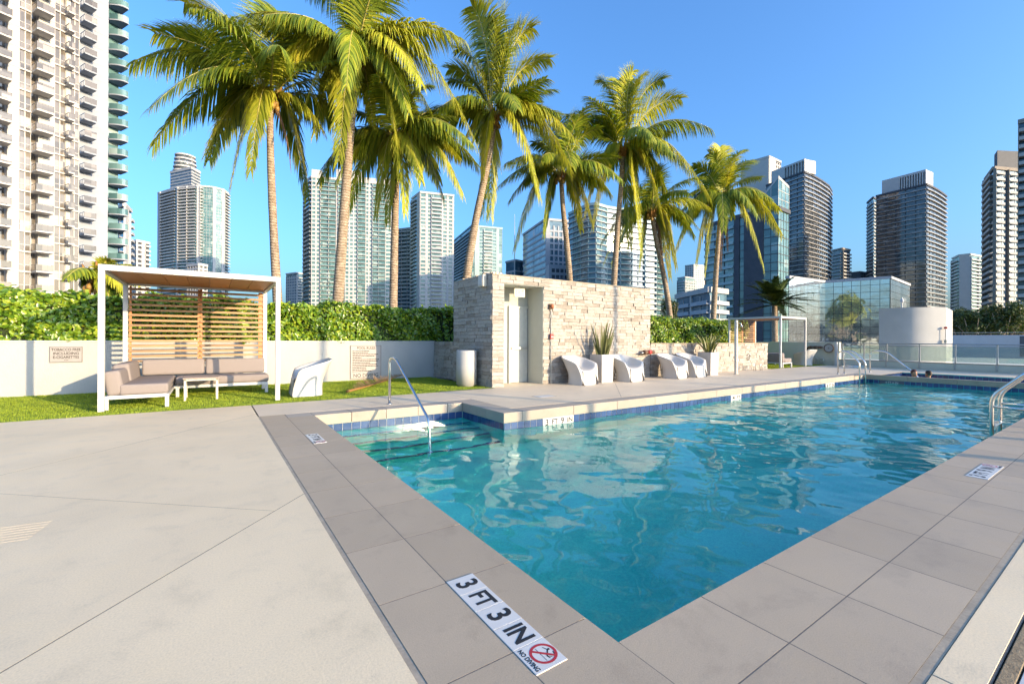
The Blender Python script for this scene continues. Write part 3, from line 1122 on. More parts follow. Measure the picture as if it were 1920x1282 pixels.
# ------------------------------------------------------------------ moulded tub chairs
def chair_mesh():
    """one continuous moulded shell: splayed arms that sweep up into a leaning back"""
    st = []
    ns = 33
    for i in range(ns):
        s = -1 + 2 * i / (ns - 1)
        a = abs(s)
        sg = 1 if s > 0 else -1
        # plan of the U at the foot and at the rim
        def U(w, yf, yb, r):
            straight = (yb - r) - yf
            arc = math.pi / 2 * r
            flat = w - r
            tot = straight + arc + flat
            d = (1 - a) * tot                    # distance from the back centre
            if d < flat:
                return sg * d, yb
            d -= flat
            if d < arc:
                t = d / r
                return sg * (w - r + r * math.sin(t)), yb - r + r * math.cos(t)
            return sg * w, yb - r - (d - arc)
        d_ = 1 - a
        def Uf(w, yf, yb, r):
            # param from front (a=1) to back centre (a=0)
            straight = (yb - r) - yf
            arc = math.pi / 2 * r
            flat = w - r
            tot = straight + arc + flat
            d = (1 - a) * tot
            if d < straight:
                return sg * w, yf + d
            d -= straight
            if d < arc:
                t = d / r
                return sg * (w - r + r * math.cos(t)), yb - r + r * math.sin(t)
            return sg * (w - r - (d - arc)), yb
        k = (1 - a)
        rim = .575 + .245 * (min(1, k * 1.3) ** .75)
        foot = Uf(.36, -.40, .26, .24)
        mid = Uf(.345, -.37, .25, .26)
        top = Uf(.46, -.27, .48, .30)
        inn = Uf(.40, -.27, .41, .27)
        low = Uf(.255, -.30, .24, .20)
        ring = [(foot[0], foot[1], 0.0), (mid[0] * 1.0, mid[1], rim * .35)]
        for t in (.55, .75, .92):
            q = t * t
            ring.append((mid[0] + (top[0] - mid[0]) * q, mid[1] + (top[1] - mid[1]) * q, rim * t))
        ring.append((top[0], top[1], rim))
        ring.append((inn[0], inn[1], rim + .0))
        ring.append(((inn[0] + low[0]) / 2 * 1.03, (inn[1] + low[1]) / 2, .40 + (rim - .40) * .45))
        ring.append((low[0], low[1], .40))
        st.append(ring)
    m = len(st[0])
    v = [p for r in st for p in r]
    f = []
    for i in range(ns - 1):
        for j in range(m - 1):
            f.append((i * m + j, i * m + j + 1, (i + 1) * m + j + 1, (i + 1) * m + j))
    # arm fronts
    f.append(tuple(range(m)))
    f.append(tuple((ns - 1) * m + j for j in range(m - 1, -1, -1)))
    # seat: strips across from arm to arm
    for i in range(ns // 2):
        j = ns - 1 - i
        f.append((i * m + m - 1, (i + 1) * m + m - 1, (j - 1) * m + m - 1, j * m + m - 1) if j - 1 != i + 1 else (i * m + m - 1, (i + 1) * m + m - 1, j * m + m - 1))
    # seat front panel, bowed
    k = len(v)
    for z, y in ((.40, -.315), (.38, -.345), (.2, -.33), (.0, -.36)):
        v += [(-.262 if z > .1 else -.30, y, z), (-.14, y - .015, z), (.14, y - .015, z), (.262 if z > .1 else .30, y, z)]
    for r in range(3):
        for c in range(3):
            f.append((k + r * 4 + c, k + (r + 1) * 4 + c, k + (r + 1) * 4 + c + 1, k + r * 4 + c + 1))
    e0, e1 = m - 1, (ns - 1) * m + m - 1
    f.append((e0, k, k + 1, k + 2, k + 3, e1))
    bm = bmesh.new()
    vs = [bm.verts.new(p) for p in v]
    for q in f:
        try:
            bm.faces.new([vs[i] for i in q])
        except ValueError:
            pass
    bmesh.ops.recalc_face_normals(bm, faces=bm.faces)
    me = bpy.data.meshes.new('tub_chair')
    bm.to_mesh(me)
    bm.free()
    me.polygons.foreach_set('use_smooth', np.ones(len(me.polygons), dtype=bool))
    me.materials.append(M['plastic'])
    return me


chair_me = chair_mesh()
CH = [(8.79, 9.42, 8, 'white moulded tub chair between the door and the first planter'),
      (10.72, 9.36, 4, 'white moulded tub chair between the first planter and the fire valve'),
      (12.88, 9.28, 5, 'white moulded tub chair in front of the end of the pavilion'),
      (13.95, 9.28, 3, 'white moulded tub chair next to the second planter'),
      (1.86, 10.92, -92, 'white moulded tub chair on the turf beside the large cabana'),
      (25.3, 10.35, 165, 'white moulded tub chair on the turf by the distant cabana')]
for x, y, a, lab in CH:
    o = link('tub_chair', chair_me, loc=(x, y, 0), rz=R(a))
    tag(o, lab, 'chair', 'white tub chairs')
    o.scale = (1.04, 1.02, 1.0)
    md = o.modifiers.new('soft', 'SUBSURF')
    md.levels = 1
    md.render_levels = 1

# ------------------------------------------------------------------ planters and plants
def blade_plant(t, n, hmin, hmax, spread, mat, w=.05, seed=1, z0=.8, curve=.2):
    r_ = random.Random(seed)
    for i in range(n):
        a = r_.uniform(0, 6.28)
        rr = r_.uniform(.02, .17)
        h = r_.uniform(hmin, hmax)
        lean = r_.uniform(.2, 1) * spread
        bx, by = rr * math.cos(a), rr * math.sin(a)
        tw = r_.uniform(0, 3.14)
        m = MB()
        vs = []
        for k in range(7):
            tt = k / 6
            off = lean * h * (tt * (1 - curve) + curve * tt * tt * 1.5)
            c = Vector((bx + math.cos(a) * off, by + math.sin(a) * off, z0 + h * tt * (1 - .15 * lean * tt)))
            ww_ = w * (.75 + .5 * math.sin(min(1, tt * 1.6) * math.pi * .5)) * (1 - tt ** 3) + .002
            dr_ = Vector((math.cos(tw + tt * .8), math.sin(tw + tt * .8), 0))
            nn_ = Vector((-dr_.y, dr_.x, 0)) * ww_ * .18
            vs += [c - dr_ * ww_ / 2 + nn_, c, c + dr_ * ww_ / 2 + nn_]
        fs = [(k * 3 + j, k * 3 + j + 1, k * 3 + j + 4, k * 3 + j + 3) for k in range(6) for j in range(2)]
        m.add([tuple(v) for v in vs], fs)
        m.build('leaf', mat, t, True)


def planter(label, loc, w, h):
    t = thing('planter', label, 'planter', loc, 0, 'tall white planters')
    m = MB()
    b, tp, th = w * .46, w * .5, .03
    v = []
    for z, e in ((0, b), (h, tp), (h, tp - th), (h - .06, tp - th)):
        v += [(-e, -e, z), (e, -e, z), (e, e, z), (-e, e, z)]
    f = [(3, 2, 1, 0)] + [(r * 4 + k, r * 4 + (k + 1) % 4, (r + 1) * 4 + (k + 1) % 4, (r + 1) * 4 + k) for r in range(3) for k in range(4)]
    m.add(v, f).build('pot', M['planter'], t)
    MB().add(v[12:16], [(0, 1, 2, 3)]).build('soil', M['soil'], t)
    return t


planter('tall square white planter holding the thin dark snake plant', (9.77, 9.52, 0), .50, .83)
planter('tall square white planter holding the spreading striped plant', (15.12, 9.38, 0), .52, .83)
sp = thing('snake_plant', 'thin upright dark green snake plant in the first planter', 'plant', (9.77, 9.52, 0))
blade_plant(sp, 34, .4, 1.2, .42, M['snake'], .05, 5, .76)
sp = thing('agave_plant', 'spreading striped sword leaf plant in the second planter', 'plant', (15.12, 9.38, 0))
blade_plant(sp, 34, .45, .85, .75, M['snake2'], .06, 9, .76, .5)

# ------------------------------------------------------------------ bin, signs
bn = thing('litter_bin', 'round white litter bin on the turf beside the stone pavilion', 'bin', (5.80, 10.72, 0))
MB().lathe([(.24, -.01), (.24, .03), (.275, .035), (.28, .5), (.275, .95), (.262, .97), (.25, .955), (.24, .90)], 32).build('body', M['planter'], bn, True)
MB().lathe([(.244, .90), (.20, .905)], 32).build('rim', M['white'], bn, True)

s1 = thing('tobacco_sign', 'small beige sign about tobacco on the white wall', 'sign', (-2.68, WY, .89))
rbox('plate', M['signplate'], s1, -.27, .27, -.022, -.001, -.18, .18, .004)
MB().box(-.262, .262, -.0235, -.0225, .168, .172).box(-.262, .262, -.0235, -.0225, -.172, -.168).box(-.262, -.258, -.0235, -.0225, -.168, .168).box(.258, .262, -.0235, -.0225, -.168, .168).build('border', M['brownink'], s1)
for k, (t_, z) in enumerate((('TOBACCO FREE', .105), ('INCLUDING', .02), ('E-CIGARETTES', -.065))):
    text('lettering', t_, .082, M['brownink'], s1, (0, -.0228, z), (R(90), 0, 0), sx=.80 if k != 1 else .95, bold=.001)
for k in range(3):
    MB().box(-.03 + .024 * k, -.014 + .024 * k, -.0236, -.0225, -.135, -.125).build('print', M['brownink'], s1)

s2 = thing('pool_rules_sign', 'large pool rules sign on the white wall beside the chair', 'sign', (3.99, WY, .56))
rbox('plate', mat_plain('pale_sign_plate', (.41, .375, .35), .5), s2, -.475, .475, -.022, -.001, -.52, .51, .004)
MB().box(-.466, .466, -.0235, -.0225, .494, .502).box(-.466, .466, -.0235, -.0225, -.512, -.504).box(-.466, -.458, -.0235, -.0225, -.504, .494).box(.458, .466, -.0235, -.0225, -.504, .494).build('border', M['brownink'], s2)
text('lettering', 'POOL RULES', .115, M['brownink'], s2, (0, -.0228, .42), (R(90), 0, 0), sx=.86, bold=.001)
text('lettering', 'NO DIVING', .16, M['dark'], s2, (0, -.0228, -.425), (R(90), 0, 0), sx=.92, bold=.001)
r_ = random.Random(4)
for k, L in enumerate((.5, .47, .78, .68, .27, .82, .8, .53, .78, .78, .4, .45, .57)):
    z = .325 - k * .0515
    x = -.41
    m = MB()
    while x < -.41 + L - .03:
        w = min(r_.uniform(.03, .09), -.41 + L - x)
        m.box(x, x + w, -.0236, -.0225, z - .011, z + .011)
        x += w + .013
    m.build('print_line', M['brownink'], s2)

# ------------------------------------------------------------------ rails and ladders
def rail(t, path, r=.024, rr=.14, name='rail'):
    return MB().tube(rounded(path, rr, 6), r, 12).build(name, M['steel'], t, True)


def flange(t, x, y):
    return MB().lathe([(.055, .0), (.055, .008), (.03, .018)], 16, x, y).build('flange', M['steel'], t, True)


hr = thing('stair_handrail', 'single steel handrail going down into the pool steps', 'handrail', (2.90, 0, 0))
rail(hr, [(0, 8.50, 0), (0, 8.50, .90), (0, 8.16, .90), (0, 6.62, -.02), (0, 6.50, -.9)], .024, .12)
flange(hr, 0, 8.50)


def ladder(label, loc, rz, w):
    t = thing('pool_ladder', label, 'ladder', loc, rz, 'steel pool ladders')
    for x in (0, w):
        rail(t, [(x, .50, 0), (x, .50, .87), (x, .20, .87), (x, -.17, .47), (x, -.17, -1.1)], .025, .13)
        flange(t, x, .50)
        MB().tube([(x, .50, .31), (x, -.17, .31)], .018, 10).build('side_bar', M['steel'], t, True)
    for z in (.02, -.35, -.7):
        rbox('tread', M['steel'], t, .02, w - .02, -.21, -.13, z - .012, z + .012, .005)
    return t


ladder('shiny steel pool ladder at the near side of the pool', (10.2, 1.25, 0), R(180), .6)
ladder('steel pool ladder at the far end by the hot tub', (19.72, 6.42, 0), 0, .58)
sr = thing('spa_handrail', 'curved steel handrail leading down into the hot tub', 'handrail', (22.0, 0, 0))
rail(sr, [(0, 6.62, 0), (0, 6.62, .87), (0, 6.12, .87), (0, 5.15, -.05), (0, 5.05, -.5)], .024, .2)
flange(sr, 0, 6.62)

# ------------------------------------------------------------------ hot tub
spa = MB().box(20.752, 23.298, 2.002, 5.948, -1.1, -1.0).box(20.74, 20.752, 2.0, 5.95, -1.1, -.17).box(23.3, 23.312, 2, 5.95, -1.1, -.01).box(20.75, 23.3, 5.95, 5.962, -1.1, -.01)
spa = spa.build('hot_tub', M['plaster'], kind='structure')
for i in range(26):
    y = 2.0 + i * .1519
    rbox('tile', M['bluetile'], spa, 23.288, 23.302, y + .003, y + .149, -.30, -.03, .002)
for i in range(16):
    x = 20.78 + i * .156
    rbox('tile', M['bluetile'], spa, x + .003, x + .15, 5.938, 5.952, -.30, -.03, .002)
spaw = link('hot_tub_water', water_mesh('hot_tub_water', 20.752, 23.298, 2.0, 5.95, .06, M['water'], seed=9), kind='structure', loc=(0, 0, -.17))
slab('coping_slab', [(20.75, 5.95), (23.3, 5.95), (23.3, 5.968), (20.75, 5.968)], -.1, 0.001, M['copingfar'], fcop, 0)

# ------------------------------------------------------------------ people in the hot tub
def bather(label, loc, face, hair, s=1.0):
    t = thing('person', label, 'person', loc, face)
    # one continuous figure: hips, torso, shoulders, neck and head as stacked rings; face to -y
    rings = [(-.62, .15, .11, 0), (-.5, .165, .115, 0), (-.35, .15, .10, 0), (-.2, .175, .115, 0), (-.1, .205, .11, 0), (-.055, .20, .095, 0), (-.02, .13, .075, .005),
             (.0, .07, .062, .01), (.04, .058, .058, .012), (.07, .058, .062, .008), (.085, .062, .078, -.008), (.11, .070, .090, -.012), (.15, .077, .098, -.008),
             (.19, .080, .102, 0), (.23, .078, .100, .004), (.27, .066, .086, .006), (.295, .045, .06, .006), (.308, .015, .02, .006)]
    n = 20
    vs, fs = [], []
    for z, rx, ry, oy in rings:
        for k in range(n):
            w = 2 * math.pi * k / n
            x, y = rx * math.cos(w), ry * math.sin(w)
            front = max(0, -math.sin(w))
            if front > .98:
                y -= {.15: .02, .11: .006, .19: .004}.get(z, 0) * 1.2     # nose, chin
            elif front > .7 and z == .19:
                y += .012                                               # eye sockets
            vs.append((x * s, (y + oy) * s, z * s))
    for i in range(len(rings) - 1):
        for k in range(n):
            fs.append((i * n + k, i * n + (k + 1) % n, (i + 1) * n + (k + 1) % n, (i + 1) * n + k))
    fs += [tuple(range(n - 1, -1, -1)), tuple((len(rings) - 1) * n + k for k in range(n))]
    b = MB().add(vs, fs)
    for sx in (-1, 1):                                                  # ears and upper arms grown from the same body mesh
        b.tube([(sx * .078 * s, .012, .15 * s), (sx * .088 * s, .02, .17 * s), (sx * .08 * s, .018, .2 * s)], [.01 * s, .018 * s, .01 * s], 8)
        b.tube([(sx * .17 * s, 0, -.07 * s), (sx * .24 * s, -.03, -.2 * s), (sx * .27 * s, -.12, -.36 * s), (sx * .2 * s, -.3, -.36 * s)], [.055 * s, .05 * s, .04 * s, .03 * s], 10)
    b.build('body', M['skin'], t, True)
    hv, hf = [], []
    prof = [(.14, .084, .105), (.18, .088, .110), (.23, .087, .110), (.28, .075, .096), (.305, .055, .07), (.32, .02, .03)]
    for z, rx, ry in prof:
        for k in range(n):
            w = 2 * math.pi * k / n
            front = max(0, -math.sin(w) - .05)
            zz = z + (max(0, .24 - z)) * min(1, front * 1.9)
            kk = 1.0 - .06 * front
            hv.append((rx * kk * math.cos(w) * s, (ry * kk * math.sin(w) + .008) * s, zz * s))
    for i in range(len(prof) - 1):
        for k in range(n):
            hf.append((i * n + k, i * n + (k + 1) % n, (i + 1) * n + (k + 1) % n, (i + 1) * n + k))
    hf.append(tuple((len(prof) - 1) * n + k for k in range(n)))
    MB().add(hv, hf).build('hair', hair, t, True)
    return t


p_ = at(1714, 640, 16.75)
bather('person with reddish brown hair sitting in the hot tub', (p_.x, p_.y, -.12), R(-40), M['hairred'])
p_ = at(1741, 640, 16.7)
bather('person with dark brown hair sitting in the hot tub', (p_.x, p_.y, -.15), R(150), M['hair'])

# ------------------------------------------------------------------ glass railing at the terrace end
gr = thing('glass_railing', 'glass railing on a low beige kerb behind the hot tub', 'railing', (26.45, 0, 0))
MB().box(-.02, .14, -6, 9.28, -.1, .30).build('kerb', M['greenwall'], gr)
MB().box(-.035, .155, -6, 9.28, .30, .33).build('kerb_cap', M['sealant'], gr)
py = [9.12, 8.22, 7.34, 6.16, 5.0, 3.77, 2.45, 1.1, -.3]
for i, y in enumerate(py):
    rbox('post', M['greysteel'], gr, .03, .08, y - .025, y + .025, .33, 1.12, .004)
    rbox('bracket', M['greysteel'], gr, -.045, -.021, y - .03, y + .03, .05, .30, .003)
    if i:
        MB().box(.05, .062, y + .04, py[i - 1] - .04, .38, 1.03).build('pane', M['glassrail'], gr)
MB().tube([(.055, 9.15, 1.14), (.055, -.6, 1.14)], .024, 10).build('handrail', M['greysteel'], gr, True)
MB().tube([(.055, 9.15, 1.05), (.055, -.6, 1.05)], .012, 8).build('upper_bar', M['greysteel'], gr, True)
wp = thing('white_gate_post', 'white post at the end of the glass railing', 'post', (26.38, 9.35, 0))
rbox('shaft', M['white'], wp, -.05, .05, -.05, .05, 0, 1.2, .006)
rbox('base_plate', M['greysteel'], wp, -.08, .08, -.08, .08, 0, .02, .003)

# ------------------------------------------------------------------ pipework
fv = thing('fire_valve', 'red and brown fire department valve on the stone wall behind the chairs', 'valve', (12.25, BY0 - .06, .86))
MB().tube([(-.02, 0, 0), (-.02, -.12, 0)], .055, 12).build('pipe', M['rustbrown'], fv, True)
MB().tube([(-.13, -.14, 0), (.13, -.14, 0)], .06, 14).build('body', M['rust'], fv, True)
MB().tube([(0, -.14, 0), (0, -.23, 0)], .07, 14).build('cap', M['red'], fv, True)
MB().tube([(-.25, -.14, -.01), (-.13, -.14, 0)], .075, 14).build('inlet', M['rustbrown'], fv, True)
MB().tube([(.13, -.14, 0), (.26, -.14, 0)], .06, 14).build('inlet', M['rustbrown'], fv, True)
MB().tube([(.30, -.14, -.07), (.30, -.14, .07)], .012, 8).build('handle', M['greysteel'], fv, True)
MB().tube([(-.38, -.14, -.03), (-.25, -.14, -.02)], .03, 10).build('spout', M['greysteel'], fv, True)
MB().tube([(.26, -.14, 0), (.30, -.14, 0)], .012, 8).build('stem', M['greysteel'], fv, True)

sh = thing('shower_post', 'slim cream outdoor shower post in front of the low stone wall', 'shower', (16.32, 9.0, 0))
MB().lathe([(.085, 0), (.085, .02), (.062, .03), (.062, 1.98), (.05, 2.02)], 20).build('post', M['cream'], sh, True)
MB().tube(rounded([(0, 0, 1.9), (.0, -.16, 1.92), (0, -.2, 1.84)], .05), .018, 8).build('arm', M['steel'], sh, True)
MB().lathe([(.015, .06), (.05, .01), (.05, 0)], 14, 0, -.2).build('shower_head', M['steel'], sh, True).location = (0, 0, 1.78)
for x in (-.1, .1):
    MB().tube([(x * .5, -.03, .5), (x * 1.1, -.05, .5)], .022, 8).build('tap', M['steel'], sh, True)
for z in (.9, 1.0):
    MB().tube([(.04, -.04, z), (.09, -.05, z)], .018, 8).build('button', M['steel'], sh, True)
rg = thing('wall_ring', 'grey metal ring mounted on the low stone wall', 'ring', (18.95, BY0 - .09, .56))
MB().tube([(.11 * math.cos(a), 0, .11 * math.sin(a)) for a in np.linspace(0, 2 * math.pi, 25)], .014, 8, False).build('ring', M['greysteel'], rg, True)
MB().tube([(0, .04, .0), (0, -.01, .0)], .02, 8).build('mount', M['greysteel'], rg, True)
for x, lab in ((-.32, 'steel floor hoop nearer the shower post below the wall ring'), (.22, 'steel floor hoop nearer the wall end below the wall ring')):
    hs = thing('floor_hoop', lab, 'hoop', (19.0 + x, 9.55, 0), 0, 'steel floor hoops')
    MB().tube(rounded([(0, 0, 0), (0, 0, .26), (.14, 0, .26), (.14, 0, 0)], .07), .018, 8).build('hoop', M['steel'], hs, True)
bp = thing('backflow_pipe', 'dark backflow pipe with valves on the pale green wall', 'pipe', (26.5, 10.45, 0))
MB().tube(rounded([(0, .25, 0), (0, .25, .92), (0, -.45, .92)], .08), .04, 10).build('pipe', M['rustbrown'], bp, True)
for y in (.12, -.12, -.32):
    MB().tube([(0, y - .07, .92), (0, y + .07, .92)], .065, 12).build('valve', M['rustbrown'], bp, True)
MB().tube([(0, .0, .92), (0, 0, 1.1)], .015, 8).build('stem', M['greysteel'], bp, True)
whl = thing('valve_wheel', 'large round hand wheel on the pale green wall', 'wheel', (26.5, 9.72, .88))
MB().tube([(0, .21 * math.cos(a), .21 * math.sin(a)) for a in np.linspace(0, 2 * math.pi, 33)], .022, 8, False).build('rim', M['rustbrown'], whl, True)
MB().lathe([(.19, 0), (.19, .012)], 28).build('disc', M['whitewall'], whl).rotation_euler = (0, R(90), 0)
MB().tube([(.12, 0, 0), (-.03, 0, 0)], .025, 8).build('hub', M['rustbrown'], whl, True)
for y, lab in ((-.16, 'pale hoop vent nearer the hand wheel at the green wall foot'), (.1, 'pale hoop vent nearer the backflow pipe at the green wall foot')):
    wv = thing('hoop_vent', lab, 'vent', (26.45, 10.1 + y, 0), 0, 'pale hoop vents')
    MB().tube(rounded([(0, 0, 0), (0, 0, .34), (0, .15, .34), (0, .15, 0)], .07), .028, 8).build('hoop', M['cream'], wv, True)

# ------------------------------------------------------------------ floor fittings
hk = thing('deck_hatch', 'square pale access cover set in the deck before the pavilion', 'hatch', (6.2, 7.8, 0))
rbox('lid', M['white'], hk, -.22, .22, -.13, .13, -.02, .005, .003)
rbox('frame', M['sealant'], hk, -.25, .25, -.16, .16, -.03, .002, .002)
gt = thing('floor_grate', 'rectangular slotted grate in the concrete deck at the picture edge', 'grate', (-1.16, 4.24, 0), R(-8))
rbox('frame', M['fardeck'], gt, -.25, .25, -.19, .19, -.03, -.001, .0)
for k in range(7):
    rbox('grate_bar', M['deck'], gt, -.235, .235, -.165 + k * .05, -.165 + k * .05 + .034, -.02, .0008, 0)

def depth_marker(label, loc, rz, cells, icon=True, s=.156, small=False):
    t = thing('depth_marker', label, 'depth marker', loc, rz, 'pool depth markers')
    n = len(cells) + (1 if icon else 0)
    tot = n * s
    for i in range(n):
        x0 = -tot / 2 + i * s
        rbox('tile', M['tilewhite'], t, x0 + .0012, x0 + s - .0012, -s / 2, s / 2, -.006, .0035, .001)
        if i < len(cells):
            text('lettering', cells[i], s * (1.02 if len(cells[i]) == 1 else .88), M['dark'], t, (x0 + s / 2, 0, .004), (0, 0, 0), ext=.0004, sx=.95 if len(cells[i]) == 1 else .86, bold=.0035 * s / .156)
        else:
            cx = x0 + s / 2
            vs, fs = [], []
            k = 40
            for j in range(k):
                a = 2 * math.pi * j / k
                for rr in (.046, .058):
                    vs.append((cx + rr * s / .156 * math.cos(a), .016 * s / .156 + rr * s / .156 * math.sin(a), .0042))
            fs = [(2 * j, 2 * j + 1, (2 * j + 3) % (2 * k), (2 * j + 2) % (2 * k)) for j in range(k)]
            q = .0055 * s / .156
            ring_ = MB().add(vs, fs)
            c_y = .016 * s / .156
            L_ = .05 * s / .156
            dd = (math.cos(R(45)), math.sin(R(45)))
            ring_.add([(cx - dd[0] * L_ - dd[1] * q, c_y - dd[1] * L_ + dd[0] * q, .0044), (cx - dd[0] * L_ + dd[1] * q, c_y - dd[1] * L_ - dd[0] * q, .0044),
                       (cx + dd[0] * L_ + dd[1] * q, c_y + dd[1] * L_ - dd[0] * q, .0044), (cx + dd[0] * L_ - dd[1] * q, c_y + dd[1] * L_ + dd[0] * q, .0044)], [(0, 1, 2, 3)])
            ring_.build('prohibition_ring', M['signred'], t)
            fig = MB()
            def bar(a, b, w):
                a, b = Vector((*a, 0)), Vector((*b, 0))
                d = (b - a).normalized()
                nn = Vector((-d.y, d.x, 0)) * w / 2
                fig.add([(p.x, p.y, .004) for p in (a - nn, b - nn, b + nn, a + nn)], [(0, 1, 2, 3)])
            for a, b, w in (((-.008, .028), (.02, .004), .006), ((-.008, .028), (-.03, .018), .004), ((.02, .004), (.034, .02), .004), ((.02, .004), (.036, .008), .004),
                            ((-.04, -.012), (.04, -.012), .002), ((.012, .040), (.034, .036), .005), ((-.014, .034), (-.004, .034), .008)):
                bar((cx + a[0] * s / .156, c_y + a[1] * s / .156), (cx + b[0] * s / .156, c_y + b[1] * s / .156), w * s / .156)
            fig.build('diver', M['dark'], t)
            text('lettering', 'NO DIVING', s * .19, M['dark'], t, (cx, -.058 * s / .156, .004), (0, 0, 0), ext=.0003, sx=.86, bold=.0006)
    return t


depth_marker('white depth tiles reading 3 FT 3 IN NO DIVING on the near coping', (1.108, 1.725, 0), R(-90), ['3', 'FT', '3', 'IN'])
depth_marker('white depth tiles on the coping beside the pool steps', (1.118, 6.08, 0), R(-90), ['3', 'FT', 'IN'], True, .15)
depth_marker('white depth tiles on the coping before the steel ladder', (6.32, .975, 0), 0, ['3', 'FT', '9', 'IN'], True, .15)
for (a, b), cells, lab in zip(MARK, (['3', 'FT', '9', 'IN'], ['4', 'FT'], ['4', 'FT', 'IN']), ('waterline tiles reading 3 FT 9 IN under the far coping', 'waterline tiles reading 4 FT under the far coping', 'farthest depth tiles on the long pool wall')):
    t = depth_marker(lab, ((a + b) / 2, PY1 - .008, -.257), 0, cells, False, (b - a) / len(cells) if len(cells) > 2 else .15)
    t.rotation_euler = (R(90), 0, 0)
    k = .152 / ((b - a) / len(cells) if len(cells) > 2 else .15)
    t.scale = (1 if len(cells) > 2 else (b - a) / (.15 * len(cells)), k if len(cells) > 2 else 1, 1)
em = thing('depth_marker', 'dark end wall depth plate under the hot tub coping', 'depth marker', (PX1 - .0075, 5.55, -.25), 0, 'pool depth markers')
rbox('plate', mat_plain('dark_plate', (.10, .11, .13), .4), em, -.008, .002, -.35, .35, -.06, .06, .002)
text('lettering', '4 FT 6 IN', .10, M['tilewhite'], em, (-.0085, 0, 0), (R(90), 0, R(-90)), sx=.95)

lf = MB()
lf.add([(-.035, 0, 0), (-.01, .014, .006), (.02, .012, .008), (.04, 0, .002), (.02, -.012, .008), (-.01, -.014, .006)], [(0, 1, 2, 3, 4, 5)])
lf.tube([(-.035, 0, 0), (-.055, -.005, .004)], .0015, 5)
lf = lf.build('fallen_leaf', M['rustbrown'])
lf.location = (PX0 + .035, 1.62, WZ + .012)
tag(lf, 'brown fallen leaf floating at the pool edge near the depth tiles', 'leaf')
# ------------------------------------------------------------------ palms
def frond_mesh(P0, P1, P2, nl, Lmax, seed, width=.034, droop=.8, curl=0.0, r0=.035):
    """arching stalk with drooping leaflets on both sides"""
    r = np.random.default_rng(seed)
    P0, P1, P2 = (np.array(p, float) for p in (P0, P1, P2))
    bez = lambda t: (1 - t) ** 2 * P0 + 2 * t * (1 - t) * P1 + t * t * P2
    tan = lambda t: 2 * (1 - t) * (P1 - P0) + 2 * t * (P2 - P1)
    ts = np.linspace(0, 1, 12)
    st = MB().tube([bez(t) for t in ts], [r0 * (1 - .88 * t) + .003 for t in ts], 5)
    tt = np.repeat(np.linspace(.13, .995, nl), 2)
    n = len(tt)
    sg = np.tile([1.0, -1.0], n // 2)
    tj = tt + r.uniform(-.004, .004, n)
    pos = np.array([bez(t) for t in tj])
    T = np.array([tan(t) for t in tj])
    T /= np.linalg.norm(T, axis=1, keepdims=True)
    upv = np.array([0, 0, 1.0])
    S = np.cross(T, upv)
    ln = np.linalg.norm(S, axis=1, keepdims=True)
    S = np.where(ln < 1e-3, np.array([[1.0, 0, 0]]), S / np.maximum(ln, 1e-3))
    # the leaf twists along its length
    Nn = np.cross(S, T)
    ca, sa = math.cos(curl), math.sin(curl)
    S2 = S * ca + Nn * sa
    N2 = Nn * ca - S * sa
    L = Lmax * (np.minimum(1, (tt - .06) / .22) ** .7) * (1 - .62 * np.maximum(0, (tt - .45) / .55) ** 1.4) * r.uniform(.82, 1.12, n)
    d0 = S2 * sg[:, None] * .78 + T * (.45 + .5 * tt[:, None]) + N2 * .22 + r.normal(size=(n, 3)) * .07
    d0 /= np.linalg.norm(d0, axis=1, keepdims=True)
    dr = droop * r.uniform(.7, 1.3, n)[:, None]
    rows = []
    p = pos.copy()
    seg = 4
    d = d0
    wv = np.cross(d0, N2)
    wv /= np.maximum(1e-6, np.linalg.norm(wv, axis=1, keepdims=True))
    for k in range(seg + 1):
        f = k / seg
        w = width * (.55 + .9 * math.sin(min(1, f * 2.2) * 1.57)) * (1 - f ** 2.2) * .5 + .0015
        ww_ = w * (.6 + .4 * L / Lmax)[:, None]
        rows.append(p - wv * ww_)
        rows.append(p + wv * ww_)
        d = d + np.array([0, 0, -1.0]) * dr * .42
        d /= np.linalg.norm(d, axis=1, keepdims=True)
        p = p + d * (L / seg)[:, None]
    V = np.stack(rows, 1).reshape(-1, 3)
    m = 2 * (seg + 1)
    q = np.array([[2 * k, 2 * k + 1, 2 * k + 3, 2 * k + 2] for k in range(seg)])
    idx = (np.arange(n)[:, None, None] * m + q[None]).reshape(-1)
    sv = np.concatenate(st.v)
    off = len(V)
    V = np.concatenate([V, sv])
    sidx, sst, stt = [], [], []
    for fc in st.f:
        sst.append(len(idx) + len(sidx))
        stt.append(len(fc))
        sidx += [i + off for i in fc]
    nq = len(idx) // 4
    me = bpy.data.meshes.new('frond')
    me.vertices.add(len(V))
    me.vertices.foreach_set('co', V.reshape(-1))
    allidx = np.concatenate([idx, np.array(sidx)])
    me.loops.add(len(allidx))
    me.loops.foreach_set('vertex_index', allidx)
    me.polygons.add(nq + len(st.f))
    me.polygons.foreach_set('loop_start', np.concatenate([np.arange(0, 4 * nq, 4), np.array(sst)]))
    me.polygons.foreach_set('loop_total', np.concatenate([np.full(nq, 4), np.array(stt)]))
    me.polygons.foreach_set('material_index', np.concatenate([np.zeros(nq, int), np.ones(len(st.f), int)]))
    me.polygons.foreach_set('use_smooth', np.ones(nq + len(st.f), dtype=bool))
    me.update(calc_edges=True)
    return me


